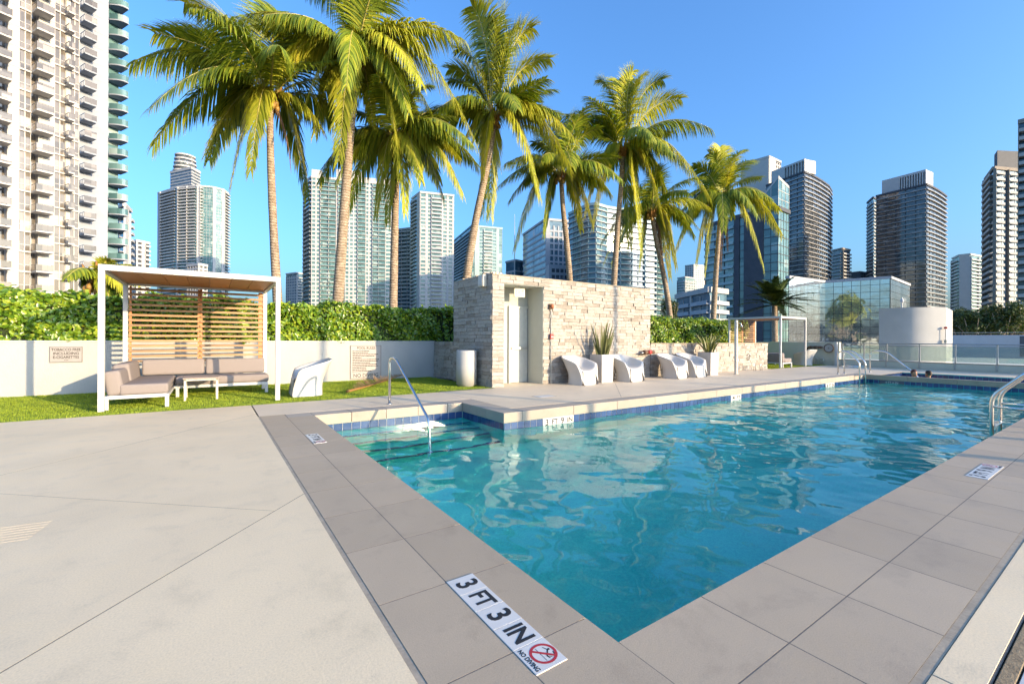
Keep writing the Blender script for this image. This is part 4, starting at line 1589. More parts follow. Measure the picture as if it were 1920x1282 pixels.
def palm(label, Y, base, crown, tips, extra, seed, scale_leaf=1.0, fl=4.6, r_trunk=.15, dead=(), bend=.0):
    """coconut palm: base and crown given by where they stand; tips = (x, y, depth) of the large fronds seen in the photograph"""
    b, c = onY(*base, Y), onY(*crown, Y)
    b0 = Vector((b.x + (b.x - c.x) * .18, Y, .1))
    t = thing('palm_tree', label, 'palm tree', tuple(b0), 0, 'coconut palms behind the hedge')
    inv = -b0
    rd = random.Random(seed)
    pts, rs = [], []
    n = 16
    for k in range(n + 1):
        f = k / n
        p = b0.lerp(c, f)
        p = p + Vector((math.sin(f * math.pi) * bend, 0, 0)) + (b - b0.lerp(c, (b.z - b0.z) / (c.z - b0.z))) * math.sin(math.pi * min(1, f * 1.2)) * .8
        pts.append(p + inv)
        rs.append(r_trunk * (1.25 - .5 * f + .5 * max(0, .08 - f) / .08) * rd.uniform(.97, 1.03))
    pts[-1] = c + inv
    MB().tube(pts, rs, 14).build('trunk', M['trunk'], t, True)
    d = (c - Vector((0, 0, EYE))).dot(FWD)
    cl = c + inv
    hk_ = MB()
    for k in range(14):
        a = rd.uniform(0, 6.28)
        e = rd.uniform(.1, .5)
        hk_.tube([cl + Vector((math.cos(a) * .1, math.sin(a) * .1, -.25)), cl + Vector((math.cos(a) * .2, math.sin(a) * .2, .15)), cl + Vector((math.cos(a) * (.2 + e * .4), math.sin(a) * (.2 + e * .4), .3 + e * .5))], [.05, .06, .02], 6)
    hk_.build('crownshaft', M['husk'], t, True)
    for k in range(rd.randrange(4, 9)):
        a = rd.uniform(0, 6.28)
        p = cl + Vector((math.cos(a) * .24, math.sin(a) * .24, rd.uniform(-.35, -.05)))
        MB().lathe([(.001, -.12), (.06, -.09), (.092, 0), (.07, .07), (.001, .12)], 8).build('coconut', M['nut'], t, True).location = p
    specs = []
    for i, tp in enumerate(tips):
        px, py = tp[0], tp[1]
        dd = tp[2] if len(tp) > 2 else rd.uniform(-.9, .9)
        specs.append((at(px, py, d + dd), rd.choice((0, 0, 1)) if len(tp) < 4 else tp[3]))
    extra = extra + (6 if fl > 3 else 0)
    for i in range(extra):
        a = 6.28 * (i + rd.random()) / extra
        L = fl * rd.uniform(.75, 1.0)
        dz = rd.uniform(-.75, .75)
        hr_ = math.sqrt(max(.1, 1 - dz * dz))
        specs.append((c + Vector((math.cos(a) * L * hr_ * .8, math.sin(a) * L * hr_ * .8, L * dz * .9)), 0))
    for i, (tip, pale) in enumerate(specs):
        v = tip - c
        L = v.length
        hv = Vector((v.x, v.y, 0))
        if v.z > .25 * L:
            ctl = c + hv * .30 + Vector((0, 0, v.z * .85 + .06 * L))
            drp = .55
        else:
            ctl = c + hv * .42 + Vector((0, 0, max(0, v.z) * .6 + .30 * hv.length + .12 * L + max(0, -v.z) * .12))
            drp = rd.uniform(.85, 1.5)
        me = frond_mesh(cl + Vector((0, 0, .1)) + hv.normalized() * .12, ctl + inv, tip + inv, int(64 + 12 * L), (.46 + .22 * L) * scale_leaf, seed * 100 + i, .046, drp, rd.uniform(-.5, .5))
        me.materials.append(M['frondpale'] if pale else M['frond'])
        me.materials.append(M['rachis'])
        link('frond', me, t)
    for i, (px, py) in enumerate(dead):
        tip = at(px, py, d + .2)
        v = tip - c
        me = frond_mesh(cl, c + Vector((v.x * .8, v.y * .8, v.z * .2)) + inv, tip + inv, 50, .55, seed * 100 + 77 + i, .03, 1.4, 0)
        me.materials.append(M['deadfrond'])
        me.materials.append(M['deadfrond'])
        link('dead_frond', me, t)
    return t


palm('leftmost coconut palm, its crown partly behind the tallest palm', 17.2, (526, 570), (506, 190),
     [(246, 118, -.6, 0), (286, 275, -.3, 0), (385, 292, .3, 1), (432, 352, -.8, 1), (330, 60, .6, 0), (345, 5, .3), (470, 320, -1.2, 1), (575, 330, .4), (610, 250, .5), (440, 60, 0), (520, 20, .8), (590, 120, .9), (400, 210, .9)], 4, 1, r_trunk=.135, bend=-.1, dead=((545, 318),))
palm('tallest coconut palm in the middle of the group, crown cut by the picture top', 16.3, (632, 577), (667, 112),
     [(484, 172, -1.2, 1), (398, 48, -1.0, 1), (660, -70, -.3, 1), (705, -60, .3), (612, -70, .2), (872, 78, -.6, 1), (790, 158, -1.6, 1), (893, 270, -1.0, 1), (744, 268, -.9, 1), (636, 300, -.8, 1),
      (560, -40, .6), (790, -40, .4), (590, 250, .6), (700, 240, 1.0), (530, 90, .9), (800, 60, 1.1), (570, 200, -1.5, 1)], 4, 2, r_trunk=.165)
palm('short coconut palm in shade behind the tallest palm', 17.0, (737, 578), (744, 268),
     [(650, 400, .3), (705, 405, -.5), (728, 418, -.3), (832, 372, -.2), (868, 366, -.6, 1), (638, 300, .2), (862, 296, -.2), (600, 340, .6), (690, 150, .5), (806, 160, .4), (650, 210, .3), (850, 220, .2), (760, 400, -.9), (790, 340, -1.1, 1), (745, 130, .6), (895, 310, .5)], 5, 3, r_trunk=.15)
palm('slender leaning coconut palm rising behind the left corner of the stone pavilion', 16.5, (872, 522), (927, 226),
     [(885, 12, -.4), (998, 52, .2, 1), (945, 28, .2), (972, 50, .4), (915, 35, -.3), (858, 92, .2), (1040, 168, -.3), (1044, 212, -.4), (1084, 268, -.6, 1), (1072, 320, -.9, 1), (1012, 372, -1.0, 1), (842, 130, .4), (838, 200, -.5, 1),
      (920, 405, .5), (905, 400, .8), (856, 300, -.3, 1), (1030, 110, .3), (905, 330, -.9)], 2, 4, r_trunk=.16)
palm('hazy coconut palm between two taller ones behind the pavilion roof', 17.2, (1070, 532), (1052, 332),
     [(932, 352, -.2), (965, 466, -.3), (1076, 214, .2), (1122, 242, -.2), (1000, 268, .2), (1112, 424, -.3), (1146, 366, .2), (985, 235, .4), (1040, 230, 0), (1020, 440, .4), (1090, 430, .6)], 4, 5, r_trunk=.15)
palm('tall coconut palm rising behind the middle of the stone pavilion', 16.5, (1150, 538), (1168, 286),
     [(1124, 150, .2), (1186, 134, -.3, 1), (1242, 150, .2), (1276, 186, .3), (1206, 142, -.2), (1334, 242, -.3), (1290, 320, -.8), (1332, 372, -.7, 1), (1062, 216, .3), (1082, 250, .2), (1096, 402, -.6, 1), (1112, 424, -.3), (1202, 474, -.6, 1),
      (1180, 462, .4), (1246, 424, -.4), (1130, 350, -1, 1), (1160, 150, .4), (1255, 250, .6)], 2, 6, r_trunk=.15)
palm('short dark coconut palm just right of the stone pavilion', 17.2, (1256, 592), (1222, 402),
     [(1302, 442, -.3), (1330, 388, .1), (1286, 356, -.2), (1150, 404, .2), (1132, 492, -.2), (1256, 520, .4), (1176, 350, -.2), (1268, 500, -.4, 1), (1200, 500, .4), (1240, 330, .2)], 4, 7, r_trunk=.16, bend=.1, dead=((1243, 505),))
palm('rightmost coconut palm of the row, apart from the others', 16.5, (1337, 594), (1352, 376),
     [(1350, 276, .2), (1394, 282, -.3), (1330, 288, .2), (1300, 310, -.2), (1426, 332, .2), (1460, 392, -.3, 1), (1466, 442, -.6, 1), (1432, 502, -.7, 1), (1288, 366, -.4), (1266, 472, -.2, 1), (1306, 492, -.4, 1), (1322, 512, .2, 1), (1272, 402, .4), (1372, 330, -.4, 1), (1414, 300, .2)], 2, 8, r_trunk=.16, dead=((1352, 505), (1364, 470)))
palm('small windswept palm peeking over the hedge behind the large cabana', 17.5, (196, 545), (182, 528),
     [(245, 496, -.2, 1), (262, 530, .1, 1), (150, 520, .2), (205, 488, .1, 1), (235, 550, -.4, 1), (160, 548, .2)], 4, 10, .7, fl=1.8, r_trunk=.12)
# dark feathery palm in front of the glass building
def bushy_palm():
    c = at(1452, 572, 40)
    t = thing('date_palm', 'dark bushy palm standing before the mirrored glass building', 'palm tree', (c.x, c.y, -3))
    cl = Vector((0, 0, c.z + 3))
    MB().tube([(0, 0, 0), (.1, 0, cl.z * .6), tuple(cl)], [.28, .24, .22], 10).build('trunk', M['trunk'], t, True)
    rd = random.Random(3)
    for i in range(44):
        a = rd.uniform(0, 6.28)
        e = rd.uniform(-.35, 1.25)
        L = rd.uniform(2.4, 3.6)
        tip = cl + Vector((math.cos(a) * L * math.cos(e), math.sin(a) * L * math.cos(e), L * math.sin(e) * .9 - .2))
        hv = Vector((tip.x, tip.y, 0))
        me = frond_mesh(cl, cl + hv * .45 + Vector((0, 0, (tip.z - cl.z) * .6 + .5)), tip, 44, .62, 900 + i, .085, .25, 0)
        me.materials.append(M['treeleaf'])
        me.materials.append(M['treeleaf'])
        link('frond', me, t)


bushy_palm()
# dry frond fallen on the turf
fa, fb = Vector((2.62, 10.62, .05)), Vector((4.95, 13.45, .12))
fr_ = thing('fallen_frond', 'dry brown palm frond lying on the turf below the pool rules sign', 'palm frond', (2.62, 10.62, 0))
me = frond_mesh(fa - Vector((2.62, 10.62, 0)), (fa + fb) / 2 - Vector((2.62, 10.62, .03)), fb - Vector((2.62, 10.62, 0)), 60, .42, 5, .018, -.16, 0, .03)
me.materials.append(M['dryfrond'])
me.materials.append(M['husk'])
link('leaflets', me, fr_)


# ------------------------------------------------------------------ trees beyond the terrace
def tree(label, c, rx, rz, n, seed, zbase):
    t = thing('tree', label, 'tree', (c.x, c.y, zbase), 0, 'trees beyond the terrace')
    rd = np.random.default_rng(seed)
    H_ = c.z - zbase
    tr = MB().tube([(0, 0, 0), (.1 * rx, .05 * rx, H_ * .5), (0, 0, H_)], [rx * .09, rx * .07, rx * .03], 8)
    for k in range(7):
        a = k * .9
        tr.tube([(0, 0, H_ * .55), (math.cos(a) * rx * .4, math.sin(a) * rx * .4, H_ * .8 + rz * .1), (math.cos(a) * rx * .75, math.sin(a) * rx * .75, H_ + rz * rd.uniform(-.3, .5))], [rx * .05, rx * .03, rx * .01], 6)
    tr.build('trunk', M['trunk'], t, True)
    nb = 16
    cen = rd.normal(size=(nb, 3))
    cen /= np.linalg.norm(cen, axis=1, keepdims=True)
    cen *= rd.uniform(.35, .8, (nb, 1))

    def pts(n):
        k = rd.integers(0, nb, n)
        u = rd.normal(size=(n, 3))
        u /= np.linalg.norm(u, axis=1, keepdims=True)
        p = cen[k] + u * rd.uniform(.2, .42, (n, 1))
        return p * np.array([[rx, rx, rz]]) + np.array([[0, 0, H_]]), u
    leaf_cloud(n, pts, rx * .13, 'crown', M['treeleaf'], t)


for i, (px, py, d, rx, rz, lab) in enumerate(((1800, 604, 62, 2.2, 2.0, 'dark tree beside the curved white wall'), (1826, 606, 58, 2.0, 1.7, 'second dark tree from the curved white wall'), (1852, 602, 60, 2.2, 2.0, 'yellowish green tree in the middle of the far tree row'),
                                              (1882, 600, 57, 2.4, 2.4, 'large dark tree near the picture edge'), (1912, 598, 59, 2.6, 2.8, 'dark tree cut by the picture edge'), (1255, 580, 42, 1.1, 1.6, 'small light green tree behind the hedge end'),
                                              (1935, 604, 62, 2.4, 2.2, 'last tree of the far row beyond the picture edge'))):
    tree(lab, at(px, py, d), rx, rz, 2600, 40 + i, -4)

# ------------------------------------------------------------------ towers
TG = mat_tower_glass('tower_glass_grey', (.05, .06, .07), (.10, .12, .13), (.30, .29, .26))
TGB = mat_tower_glass('tower_glass_blue', (.05, .10, .14), (.10, .18, .23), (.30, .36, .37))
TGT = mat_tower_glass('tower_glass_teal', (.07, .15, .15), (.14, .25, .24), (.38, .46, .43))
TGD = mat_tower_glass('tower_glass_dark', (.04, .05, .06), (.085, .095, .11), (.24, .24, .24))
TGW = mat_tower_glass('tower_glass_warm', (.10, .085, .07), (.19, .165, .14), (.42, .37, .32), cell=(1.3, 1.3, 1.55))
MIR = None
TW = mat_rough('tower_white', (.54, .52, .495), .04, .4, .8, 3, .05)
TWW = mat_rough('tower_cream', (.54, .51, .465), .04, .4, .8, 3, .05)
TGR = mat_rough('tower_grey', (.42, .43, .45), .05, .4, .8, 3, .05)
TDK = mat_rough('tower_charcoal', (.075, .08, .095), .12, .4, .7, 3, .05)
TBR = mat_rough('tower_bronze', (.30, .25, .20), .06, .4, .8, 3, .05)
TBE = mat_rough('tower_beige_slab', (.48, .455, .42), .06, .4, .8, 3, .05)
TTE = mat_rough('tower_teal_paint', (.38, .50, .50), .06, .4, .8, 3, .05)
TRD = mat_rough('hoist_red', (.40, .17, .12), .15, .4, .8, 3, .05)


def xy(px, d):
    p = at(px, 635.5, d)
    return Vector((p.x, p.y))


def zt(px, py, d):
    return at(px, py, d).z


def tower(name, label, pts, top, faces, glass, wall, slabm=None, fh=3.0, depth=30, z0=-22, crown=None, group='skyscrapers of the skyline', rail=None, bal_d=1.5, cap=1.2):
    """pts: (px, d) corners of the visible faces, left to right; faces: one list of (style, width) columns per face"""
    P = [xy(*p) for p in pts]
    t = thing(name, label, 'skyscraper', (P[0].x, P[0].y, z0), 0, group)
    o0 = Vector((P[0].x, P[0].y, 0))
    Q = [p - P[0] for p in P]
    mid = (P[0] + P[-1]) / 2
    away = mid.normalized()
    H_ = top - z0
    poly = [tuple(q) for q in Q] + [tuple(Q[-1] + away * depth), tuple(Q[0] + away * depth)]
    MB().prism(poly, 0, H_ - .05).build('glazing', glass, t)
    wl, sb, rl = MB(), MB(), MB()
    nfl = max(1, int(H_ / fh))
    z_first = max(0, int((0 - z0) / fh) - 2)                 # floors wholly hidden below the terrace are plain
    for i, cols in enumerate(faces):
        a, b = Q[i], Q[i + 1]
        U = (b - a).normalized()
        N = Vector((U.y, -U.x))
        if N.dot(P[0] + (a + b) / 2) > 0:
            N = -N
        L = (b - a).length
        tot = sum(c[1] for c in cols)
        u = 0
        for st_, w in cols:
            w = w / tot * L
            u1 = u + w
            if st_ in 'wdp':
                wl.obox(a, U, N, u, u1, -.2, .45 if st_ == 'w' else .8, 0, H_)
            elif st_ == 'r':                                 # deep shaded recess line
                wl.obox(a, U, N, u, u1, -.2, .1, 0, H_)
            else:
                for k in range(z_first, nfl):
                    z = k * fh
                    if st_ == 'g':                           # punched windows
                        wl.obox(a, U, N, u, u1, -.2, .4, z - .35, z + .85)
                        nm = max(1, int(round(w / 3.2)))
                        for j in range(nm + 1):
                            uu = u + w * j / nm
                            wl.obox(a, U, N, max(u, uu - .45), min(u1, uu + .45), -.2, .38, z + .85, z + fh - .35)
                    elif st_ == 'b':                         # balconies
                        sb.obox(a, U, N, u + .1, u1 - .1, -.2, bal_d, z - .16, z + .10)
                        rl.obox(a, U, N, u + .12, u1 - .12, bal_d - .1, bal_d - .04, z + .10, z + 1.05)
                        wl.obox(a, U, N, u - .12, u + .12, -.2, bal_d * .75, z + .1, z + fh - .16)
                    elif st_ == 's':                         # slab edges all along
                        sb.obox(a, U, N, u, u1, -.2, .9, z - .22, z + .16)
                        rl.obox(a, U, N, u, u1, .82, .86, z + .16, z + .95)
                        nm = max(1, int(round(w / 5)))
                        for j in range(nm):
                            wl.obox(a, U, N, u + w * j / nm, u + w * j / nm + .35, -.1, .25, z + .16, z + fh - .22)
                    elif st_ == 'c':                         # curtain wall
                        wl.obox(a, U, N, u, u1, -.1, .12, z - .12, z + .12)
                    elif st_ == 'h':                         # horizontal office bands
                        wl.obox(a, U, N, u, u1, -.2, .3, z - .2, z + 1.1)
                    elif st_ == 'q':                         # square office windows
                        wl.obox(a, U, N, u, u1, -.2, .5, z - .3, z + .9)
                        nm = max(1, int(round(w / 3.0)))
                        for j in range(nm + 1):
                            uu = u + w * j / nm
                            wl.obox(a, U, N, max(u, uu - .5), min(u1, uu + .5), -.2, .5, z + .9, z + fh - .3)
                if st_ == 'c':
                    nm = max(1, int(round(w / 2.6)))
                    for j in range(nm + 1):
                        wl.obox(a, U, N, u + w * j / nm - .06, u + w * j / nm + .06, -.1, .12, 0, H_)
            u = u1
        if cap:
            wl.obox(a, U, N, -.2, L + .2, -.6, .6, H_ - cap, H_ + .35)
    if cap:
        MB().prism(poly, H_ - .04, H_ + .05).build('roof', wall, t)
    if wl.n:
        wl.build('wall_grid', wall, t, kind='stuff')
    if sb.n:
        sb.build('floor_slabs', slabm or wall, t, kind='stuff')
    if rl.n:
        rl.build('balcony_rails', rail or slabm or wall, t, kind='stuff')
    return t, Q, H_


def arc_pts(px0, px1, d0, n, bulge, base=None):
    """points of a rounded plan between two picture columns, bulging towards the viewer"""
    a, b = xy(px0, d0), xy(px1, d0 if base is None else base)
    out = []
    m = (a + b) / 2
    for i in range(n + 1):
        t = i / n
        p = a.lerp(b, t) - m.normalized() * bulge * math.sin(math.pi * t)
        d = p.x * FWD.x + p.y * FWD.y
        l = p.x * RGT.x + p.y * RGT.y
        out.append((960 + FPX * l / d, d))
    return out


# far left sliver and small block
tower('skyscraper', 'narrow pale tower edge just right of the big condominium', [(196, 205), (232, 190), (244, 200)], zt(238, 388, 195), [[('b', 1)], [('w', .6), ('b', .5)]], TGB, TW)
tower('office_block', 'small white and dark block right of the big condominium', [(243, 300), (256, 292), (279, 300)], zt(260, 452, 295), [[('g', 1)], [('g', 1), ('w', .4), ('b', 1)]], TGD, TW)
# twin: white balcony tower and the capped tower behind it
zz = zt(345, 322, 540)
t, Q, H_ = tower('skyscraper', 'tower with a round stepped crown behind the white balcony tower', [(318, 540), (358, 525), (374, 540)], zz, [[('h', 1)], [('h', 1)]], TG, TW, fh=3.6, cap=2.5)
c2 = (Q[0] + Q[2]) / 2 + (xy(345, 540)).normalized() * 8
MB().lathe([(11.6, H_), (9.6, H_ + 22)], 32, c2.x, c2.y).build('drum', TG, t, True)
for k in range(5):
    r_ = 12.6 - k * .5
    MB().lathe([(r_, H_ + k * 4.9 + .3), (r_, H_ + k * 4.9 + 1.9)], 32, c2.x, c2.y).build('drum_ring', TW, t)
tower('skyscraper', 'white tower of curved balconies left of the palms', [(295, 470), (330, 452), (368, 446), (398, 450), (418, 458), (427, 470)], zt(350, 350, 450),
      [[('w', .25), ('b', 1)], [('w', .25), ('b', 1), ('b', 1)], [('w', .45), ('b', .4), ('c', 1.2)], [('w', .3), ('c', .7), ('w', .2)], [('b', 1)]], TGT, TW, fh=3.15, bal_d=2.2)
tower('apartment_block', 'low pale green topped block behind the cabana corner', [(536, 480), (556, 470), (572, 480)], zt(553, 512, 475), [[('g', 1)], [('b', 1)]], TGB, TW)
tower('apartment_block', 'low white block just above the large cabana roof', [(352, 300), (372, 295), (388, 300)], zt(370, 496, 298), [[('g', 1)], [('g', 1)]], TG, TW)
# wide white condominium behind the tallest palm
cols = [('g', 1.1), ('b', 1), ('b', .9), ('w', .25), ('b', .9), ('g', 1.6), ('b', 1), ('g', .9), ('b', .8), ('b', .9), ('g', .8)]
t, Q, H_ = tower('skyscraper', 'wide white condominium behind the tallest palm', [(570, 335), (583, 322), (733, 338)], zt(640, 338, 330), [[('b', 1)], cols], TGT, TW, TBE, fh=3.05, depth=18, rail=TGT)
MB().box(0, 0, 0, 0, 0, 0)
pa_ = MB()
U_ = (Q[2] - Q[1]).normalized()
N_ = Vector((U_.y, -U_.x))
Lf = (Q[2] - Q[1]).length
for a, b, h in ((.0, .12, 5), (.3, .62, 7), (.62, .8, 3), (.86, 1, 4)):
    pa_.obox(Q[1], U_, N_, Lf * a, Lf * b, -14, .2, H_ + .4, H_ + h)
pa_.build('parapet', TW, t)
# unfinished dark tower with hoist
t, Q, H_ = tower('skyscraper', 'dark blue tower with a red construction hoist', [(742, 372), (775, 365)], zt(758, 428, 368), [[('b', 1), ('b', 1), ('b', 1)]], TGB, TGR, fh=3.1)
hm = MB()
for k in range(60):
    zz = k * (H_ + 24) / 60
    hm.box(13.0, 15.2, -2.2, -1.9, zz, zz + .4)
hm.box(12.8, 13.1, -2.4, -2.0, 0, H_ + 24).box(15.0, 15.3, -2.4, -2.0, 0, H_ + 24).box(12.8, 15.3, -2.0, -1.85, 0, H_ + 20)
hm.build('hoist_mast', TRD, t)
tower('skyscraper', 'slim white condominium between two palm trunks', [(771, 358), (787, 342), (850, 350)], zt(810, 362, 345), [[('b', 1), ('w', .5)], [('g', .7), ('w', .15), ('g', .5), ('b', 1.3), ('w', .1), ('g', .6), ('w', .1), ('g', .6), ('w', .15)]], TGT, TW, TGR, fh=3.0, depth=16)
tower('skyscraper', 'teal and white slab tower left of the stone pavilion roof', [(848, 470), (884, 402), (941, 412)], zt(900, 424, 405), [[('b', 1), ('b', 1)], [('c', .3), ('w', .5), ('g', .5), ('b', 1), ('g', .5), ('w', .3), ('c', .4)]], TGT, TTE, TW, fh=3.1, depth=14)
tower('office_block', 'low striped blue glass office block', [(948, 362), (966, 352), (982, 360)], zt(965, 488, 355), [[('h', 1)], [('h', 1)]], TGB, TGR, fh=5.5)
mast = thing('antenna_mast', 'thin tall antenna mast beside the office tower', 'antenna', (*xy(964, 340), -22))
zz = zt(963, 402, 340) + 22
MB().tube([(0, 0, 0), (0, 0, zz * .7), (0, 0, zz)], [.45, .35, .12], 6).build('mast', TW, mast)
for k in (.5, .6, .7):
    MB().tube([(-.8, 0, zz * k), (.8, 0, zz * k)], .12, 5).build('crossbar', TW, mast)
t, Q, H_ = tower('skyscraper', 'pale stone office tower with square windows behind the hazy palm', [(980, 345), (1022, 300), (1066, 305)], zt(1022, 410, 300), [[('h', 1)], [('w', .2), ('q', 1), ('w', .1)]], TGB, TGR, fh=4.2, depth=20)
wg = MB()
Ua = (Q[2] - Q[1]).normalized()
Na = Vector((Ua.y, -Ua.x))
wg.obox(Q[1], Ua, Na, -1, 26, 3, 9, 0, zt(1025, 496, 292) + 22).build('lower_wing', TGR, t)
sub = MB()
for k in range(3):
    zz = zt(1025, 496, 292) + 22 - 5 - k * 4.2
    for j in range(7):
        sub.obox(Q[1], Ua, Na, 1 + j * 3.1, 3.2 + j * 3.1, 8.9, 9.15, zz, zz + 2.4)
sub.build('wing_windows', TGD, t, kind='stuff')
tower('skyscraper', 'wide balcony tower with a rounded corner behind the pavilion', [(1066, 262), (1088, 250), (1102, 244), (1116, 242), (1136, 248), (1228, 262), (1242, 268)], zt(1130, 384, 245),
      [[('s', 1)], [('s', 1)], [('s', 1)], [('s', 1)], [('w', .04), ('s', 1), ('w', .04), ('b', 1), ('w', .04), ('s', 1), ('w', .04), ('b', 1)], [('b', 1)]], TGB, TTE, TW, fh=3.15, depth=22, rail=TGT)
tower('apartment_block', 'small white tower seen low between two palms', [(1270, 520), (1284, 510), (1302, 520)], zt(1285, 520, 515), [[('b', 1)], [('g', 1)]], TGT, TW)
tower('apartment_block', 'taller white tower seen low between two palms', [(1284, 600), (1300, 590), (1327, 600)], zt(1300, 497, 595), [[('g', 1)], [('g', 1)]], TGT, TW)
tower('parking_block', 'low building of open concrete floors above the hedge', [(1268, 150), (1330, 128), (1362, 134)], zt(1315, 545, 135), [[('s', 1), ('w', .08), ('s', 1)], [('s', 1)]], TGB, TBE, TGR, fh=2.6, depth=10)
# charcoal tower with sloped glass
t, Q, H_ = tower('skyscraper', 'charcoal tower with blue glass behind the rightmost palm', [(1322, 205), (1376, 190), (1431, 180), (1458, 176), (1478, 182)], zt(1400, 400, 185),
                 [[('s', 1)], [('w', .3), ('c', .25), ('w', .5), ('w', .5)], [('c', 1)], [('c', 1)]], TGT, TDK, TTE, fh=3.4, depth=14)
ht = zt(1458, 332, 176) + 22
hl = zt(1430, 366, 180) + 22
wd = [Q[2], Q[3], Q[4]]
aw = xy(1450, 180).normalized() * 10
v = [(*Q[2], H_), (*Q[3], H_), (*Q[4], H_), (*(Q[4] + aw), H_), (*(Q[2] + aw), H_), (*Q[2], hl), (*Q[3], ht), (*Q[4], ht - 2), (*(Q[4] + aw), ht - 2), (*(Q[2] + aw), hl)]
f = [(0, 1, 6, 5), (1, 2, 7, 6), (2, 3, 8, 7), (3, 4, 9, 8), (4, 0, 5, 9), (5, 6, 7, 8, 9)]
MB().add(v, f).build('sloped_glass_top', TGT, t)
mm = MB()
for a, b, za, zb in ((Q[2], Q[3], hl, ht), (Q[3], Q[4], ht, ht - 2)):
    U = (b - a).normalized()
    N = Vector((U.y, -U.x))
    L = (b - a).length
    n_ = max(2, int(L / 2.6))
    for j in range(n_ + 1):
        mm.obox(a, U, N, L * j / n_ - .08, L * j / n_ + .08, -.05, .12, H_, za + (zb - za) * j / n_)
    for k in range(6):
        zk = H_ + k * 3.4
        if zk < min(za, zb):
            mm.obox(a, U, N, 0, L, -.05, .1, zk - .1, zk + .1)
    mm.add([(*(a + N * .1), za - .5), (*(b + N * .1), zb - .5), (*(b + N * .1), zb + .5), (*(a + N * .1), za + .5)], [(0, 1, 2, 3)])
mm.build('mullions', TW, t, kind='stuff')
tower('skyscraper', 'blank cream slab tower above the rightmost palm', [(1388, 345), (1440, 330), (1462, 340)], zt(1420, 298, 335), [[('w', 1)], [('w', .6), ('g', .5)]], TG, TWW, depth=20)


def crown_block(t, Q, H_, i0, i1, h, mat, fins):
    a, b = Q[i0], Q[i1]
    U = (b - a).normalized()
    N = Vector((U.y, -U.x))
    L = (b - a).length
    m = MB().obox(a, U, N, L * .1, L * .98, -12, -3, H_, H_ + h * .98)
    m.obox(a, U, N, L * .1, L * .45, -3, -1.2, H_, H_ + h)
    m.obox(a, U, N, L * .45, L * .98, -3, -1.2, H_ + h * .86, H_ + h)
    for k in range(fins):
        u = L * (.46 + .51 * k / (fins - 1))
        m.obox(a, U, N, u - .35, u + .35, -3, -1.2, H_, H_ + h * .86)
    m.build('crown', mat, t)


pts = [(1436, 318), (1506, 292)] + arc_pts(1506, 1552, 292, 6, 3, 318)[1:] + [(1558, 330)]
t, Q, H_ = tower('skyscraper', 'dark rounded tower of thin slabs with a white crown', pts, zt(1506, 322, 292), [[('s', 1)]] * (len(pts) - 1), TGD, TDK, TBE, fh=3.05, depth=20, rail=TGD, cap=.8)
crown_block(t, Q, H_, 0, 1, 9, TW, 8)
tower('apartment_block', 'short bronze balcony tower right of the dark rounded tower', [(1556, 400), (1578, 388), (1593, 395)], zt(1575, 466, 390), [[('b', 1)], [('b', 1)]], TGD, TBR, TBE)
tower('apartment_block', 'small beige block low between two dark towers', [(1592, 420), (1612, 412), (1628, 420)], zt(1610, 510, 415), [[('w', 1)], [('g', 1)]], TG, TWW)
tower('skyscraper', 'narrow blue tower hidden behind the rounded dark tower', [(1625, 395), (1636, 380), (1650, 390)], zt(1636, 373, 385), [[('s', 1)], [('s', 1)]], TGB, TDK, TBE)
pts = [(1642, 312), (1735, 288)] + arc_pts(1735, 1773, 288, 6, 3, 312)[1:]
t, Q, H_ = tower('skyscraper', 'rounded dark tower with a finned white crown standing alone', pts, zt(1715, 352, 295), [[('s', 1)]] * (len(pts) - 1), TGD, TDK, TBE, fh=3.05, depth=18, rail=TGD, cap=.8)
crown_block(t, Q, H_, 0, 1, 10, TW, 11)
tower('skyscraper', 'pale distant tower with a blank white strip', [(1785, 400), (1798, 385), (1818, 380), (1846, 392)], zt(1818, 478, 385), [[('b', 1)], [('w', 1)], [('b', 1), ('b', 1)]], TGT, TW, TW)
t, Q, H_ = tower('skyscraper', 'glassy balcony tower near the picture edge', [(1846, 238), (1862, 222), (1925, 226)], zt(1880, 318, 225), [[('b', 1)], [('b', 1), ('c', .6), ('b', 1), ('c', .6), ('b', 1)]], TGB, TBR, TBE, fh=3.05, depth=20)
MB().prism([tuple(Q[1] * .9 + Q[2] * .1 + xy(1880, 225).normalized() * 3), tuple(Q[2]), tuple(Q[2] + xy(1880, 225).normalized() * 12), tuple(Q[1] + xy(1880, 225).normalized() * 12)], H_, H_ + 9.5).build('penthouse', TDK, t)
tower('skyscraper', 'tall balcony tower cut by the picture edge', [(1908, 165), (1960, 160), (2000, 165)], zt(1915, 222, 163), [[('b', 1)], [('b', 1)]], TGB, TBR, TBE, fh=3.05, depth=16, bal_d=2.4)

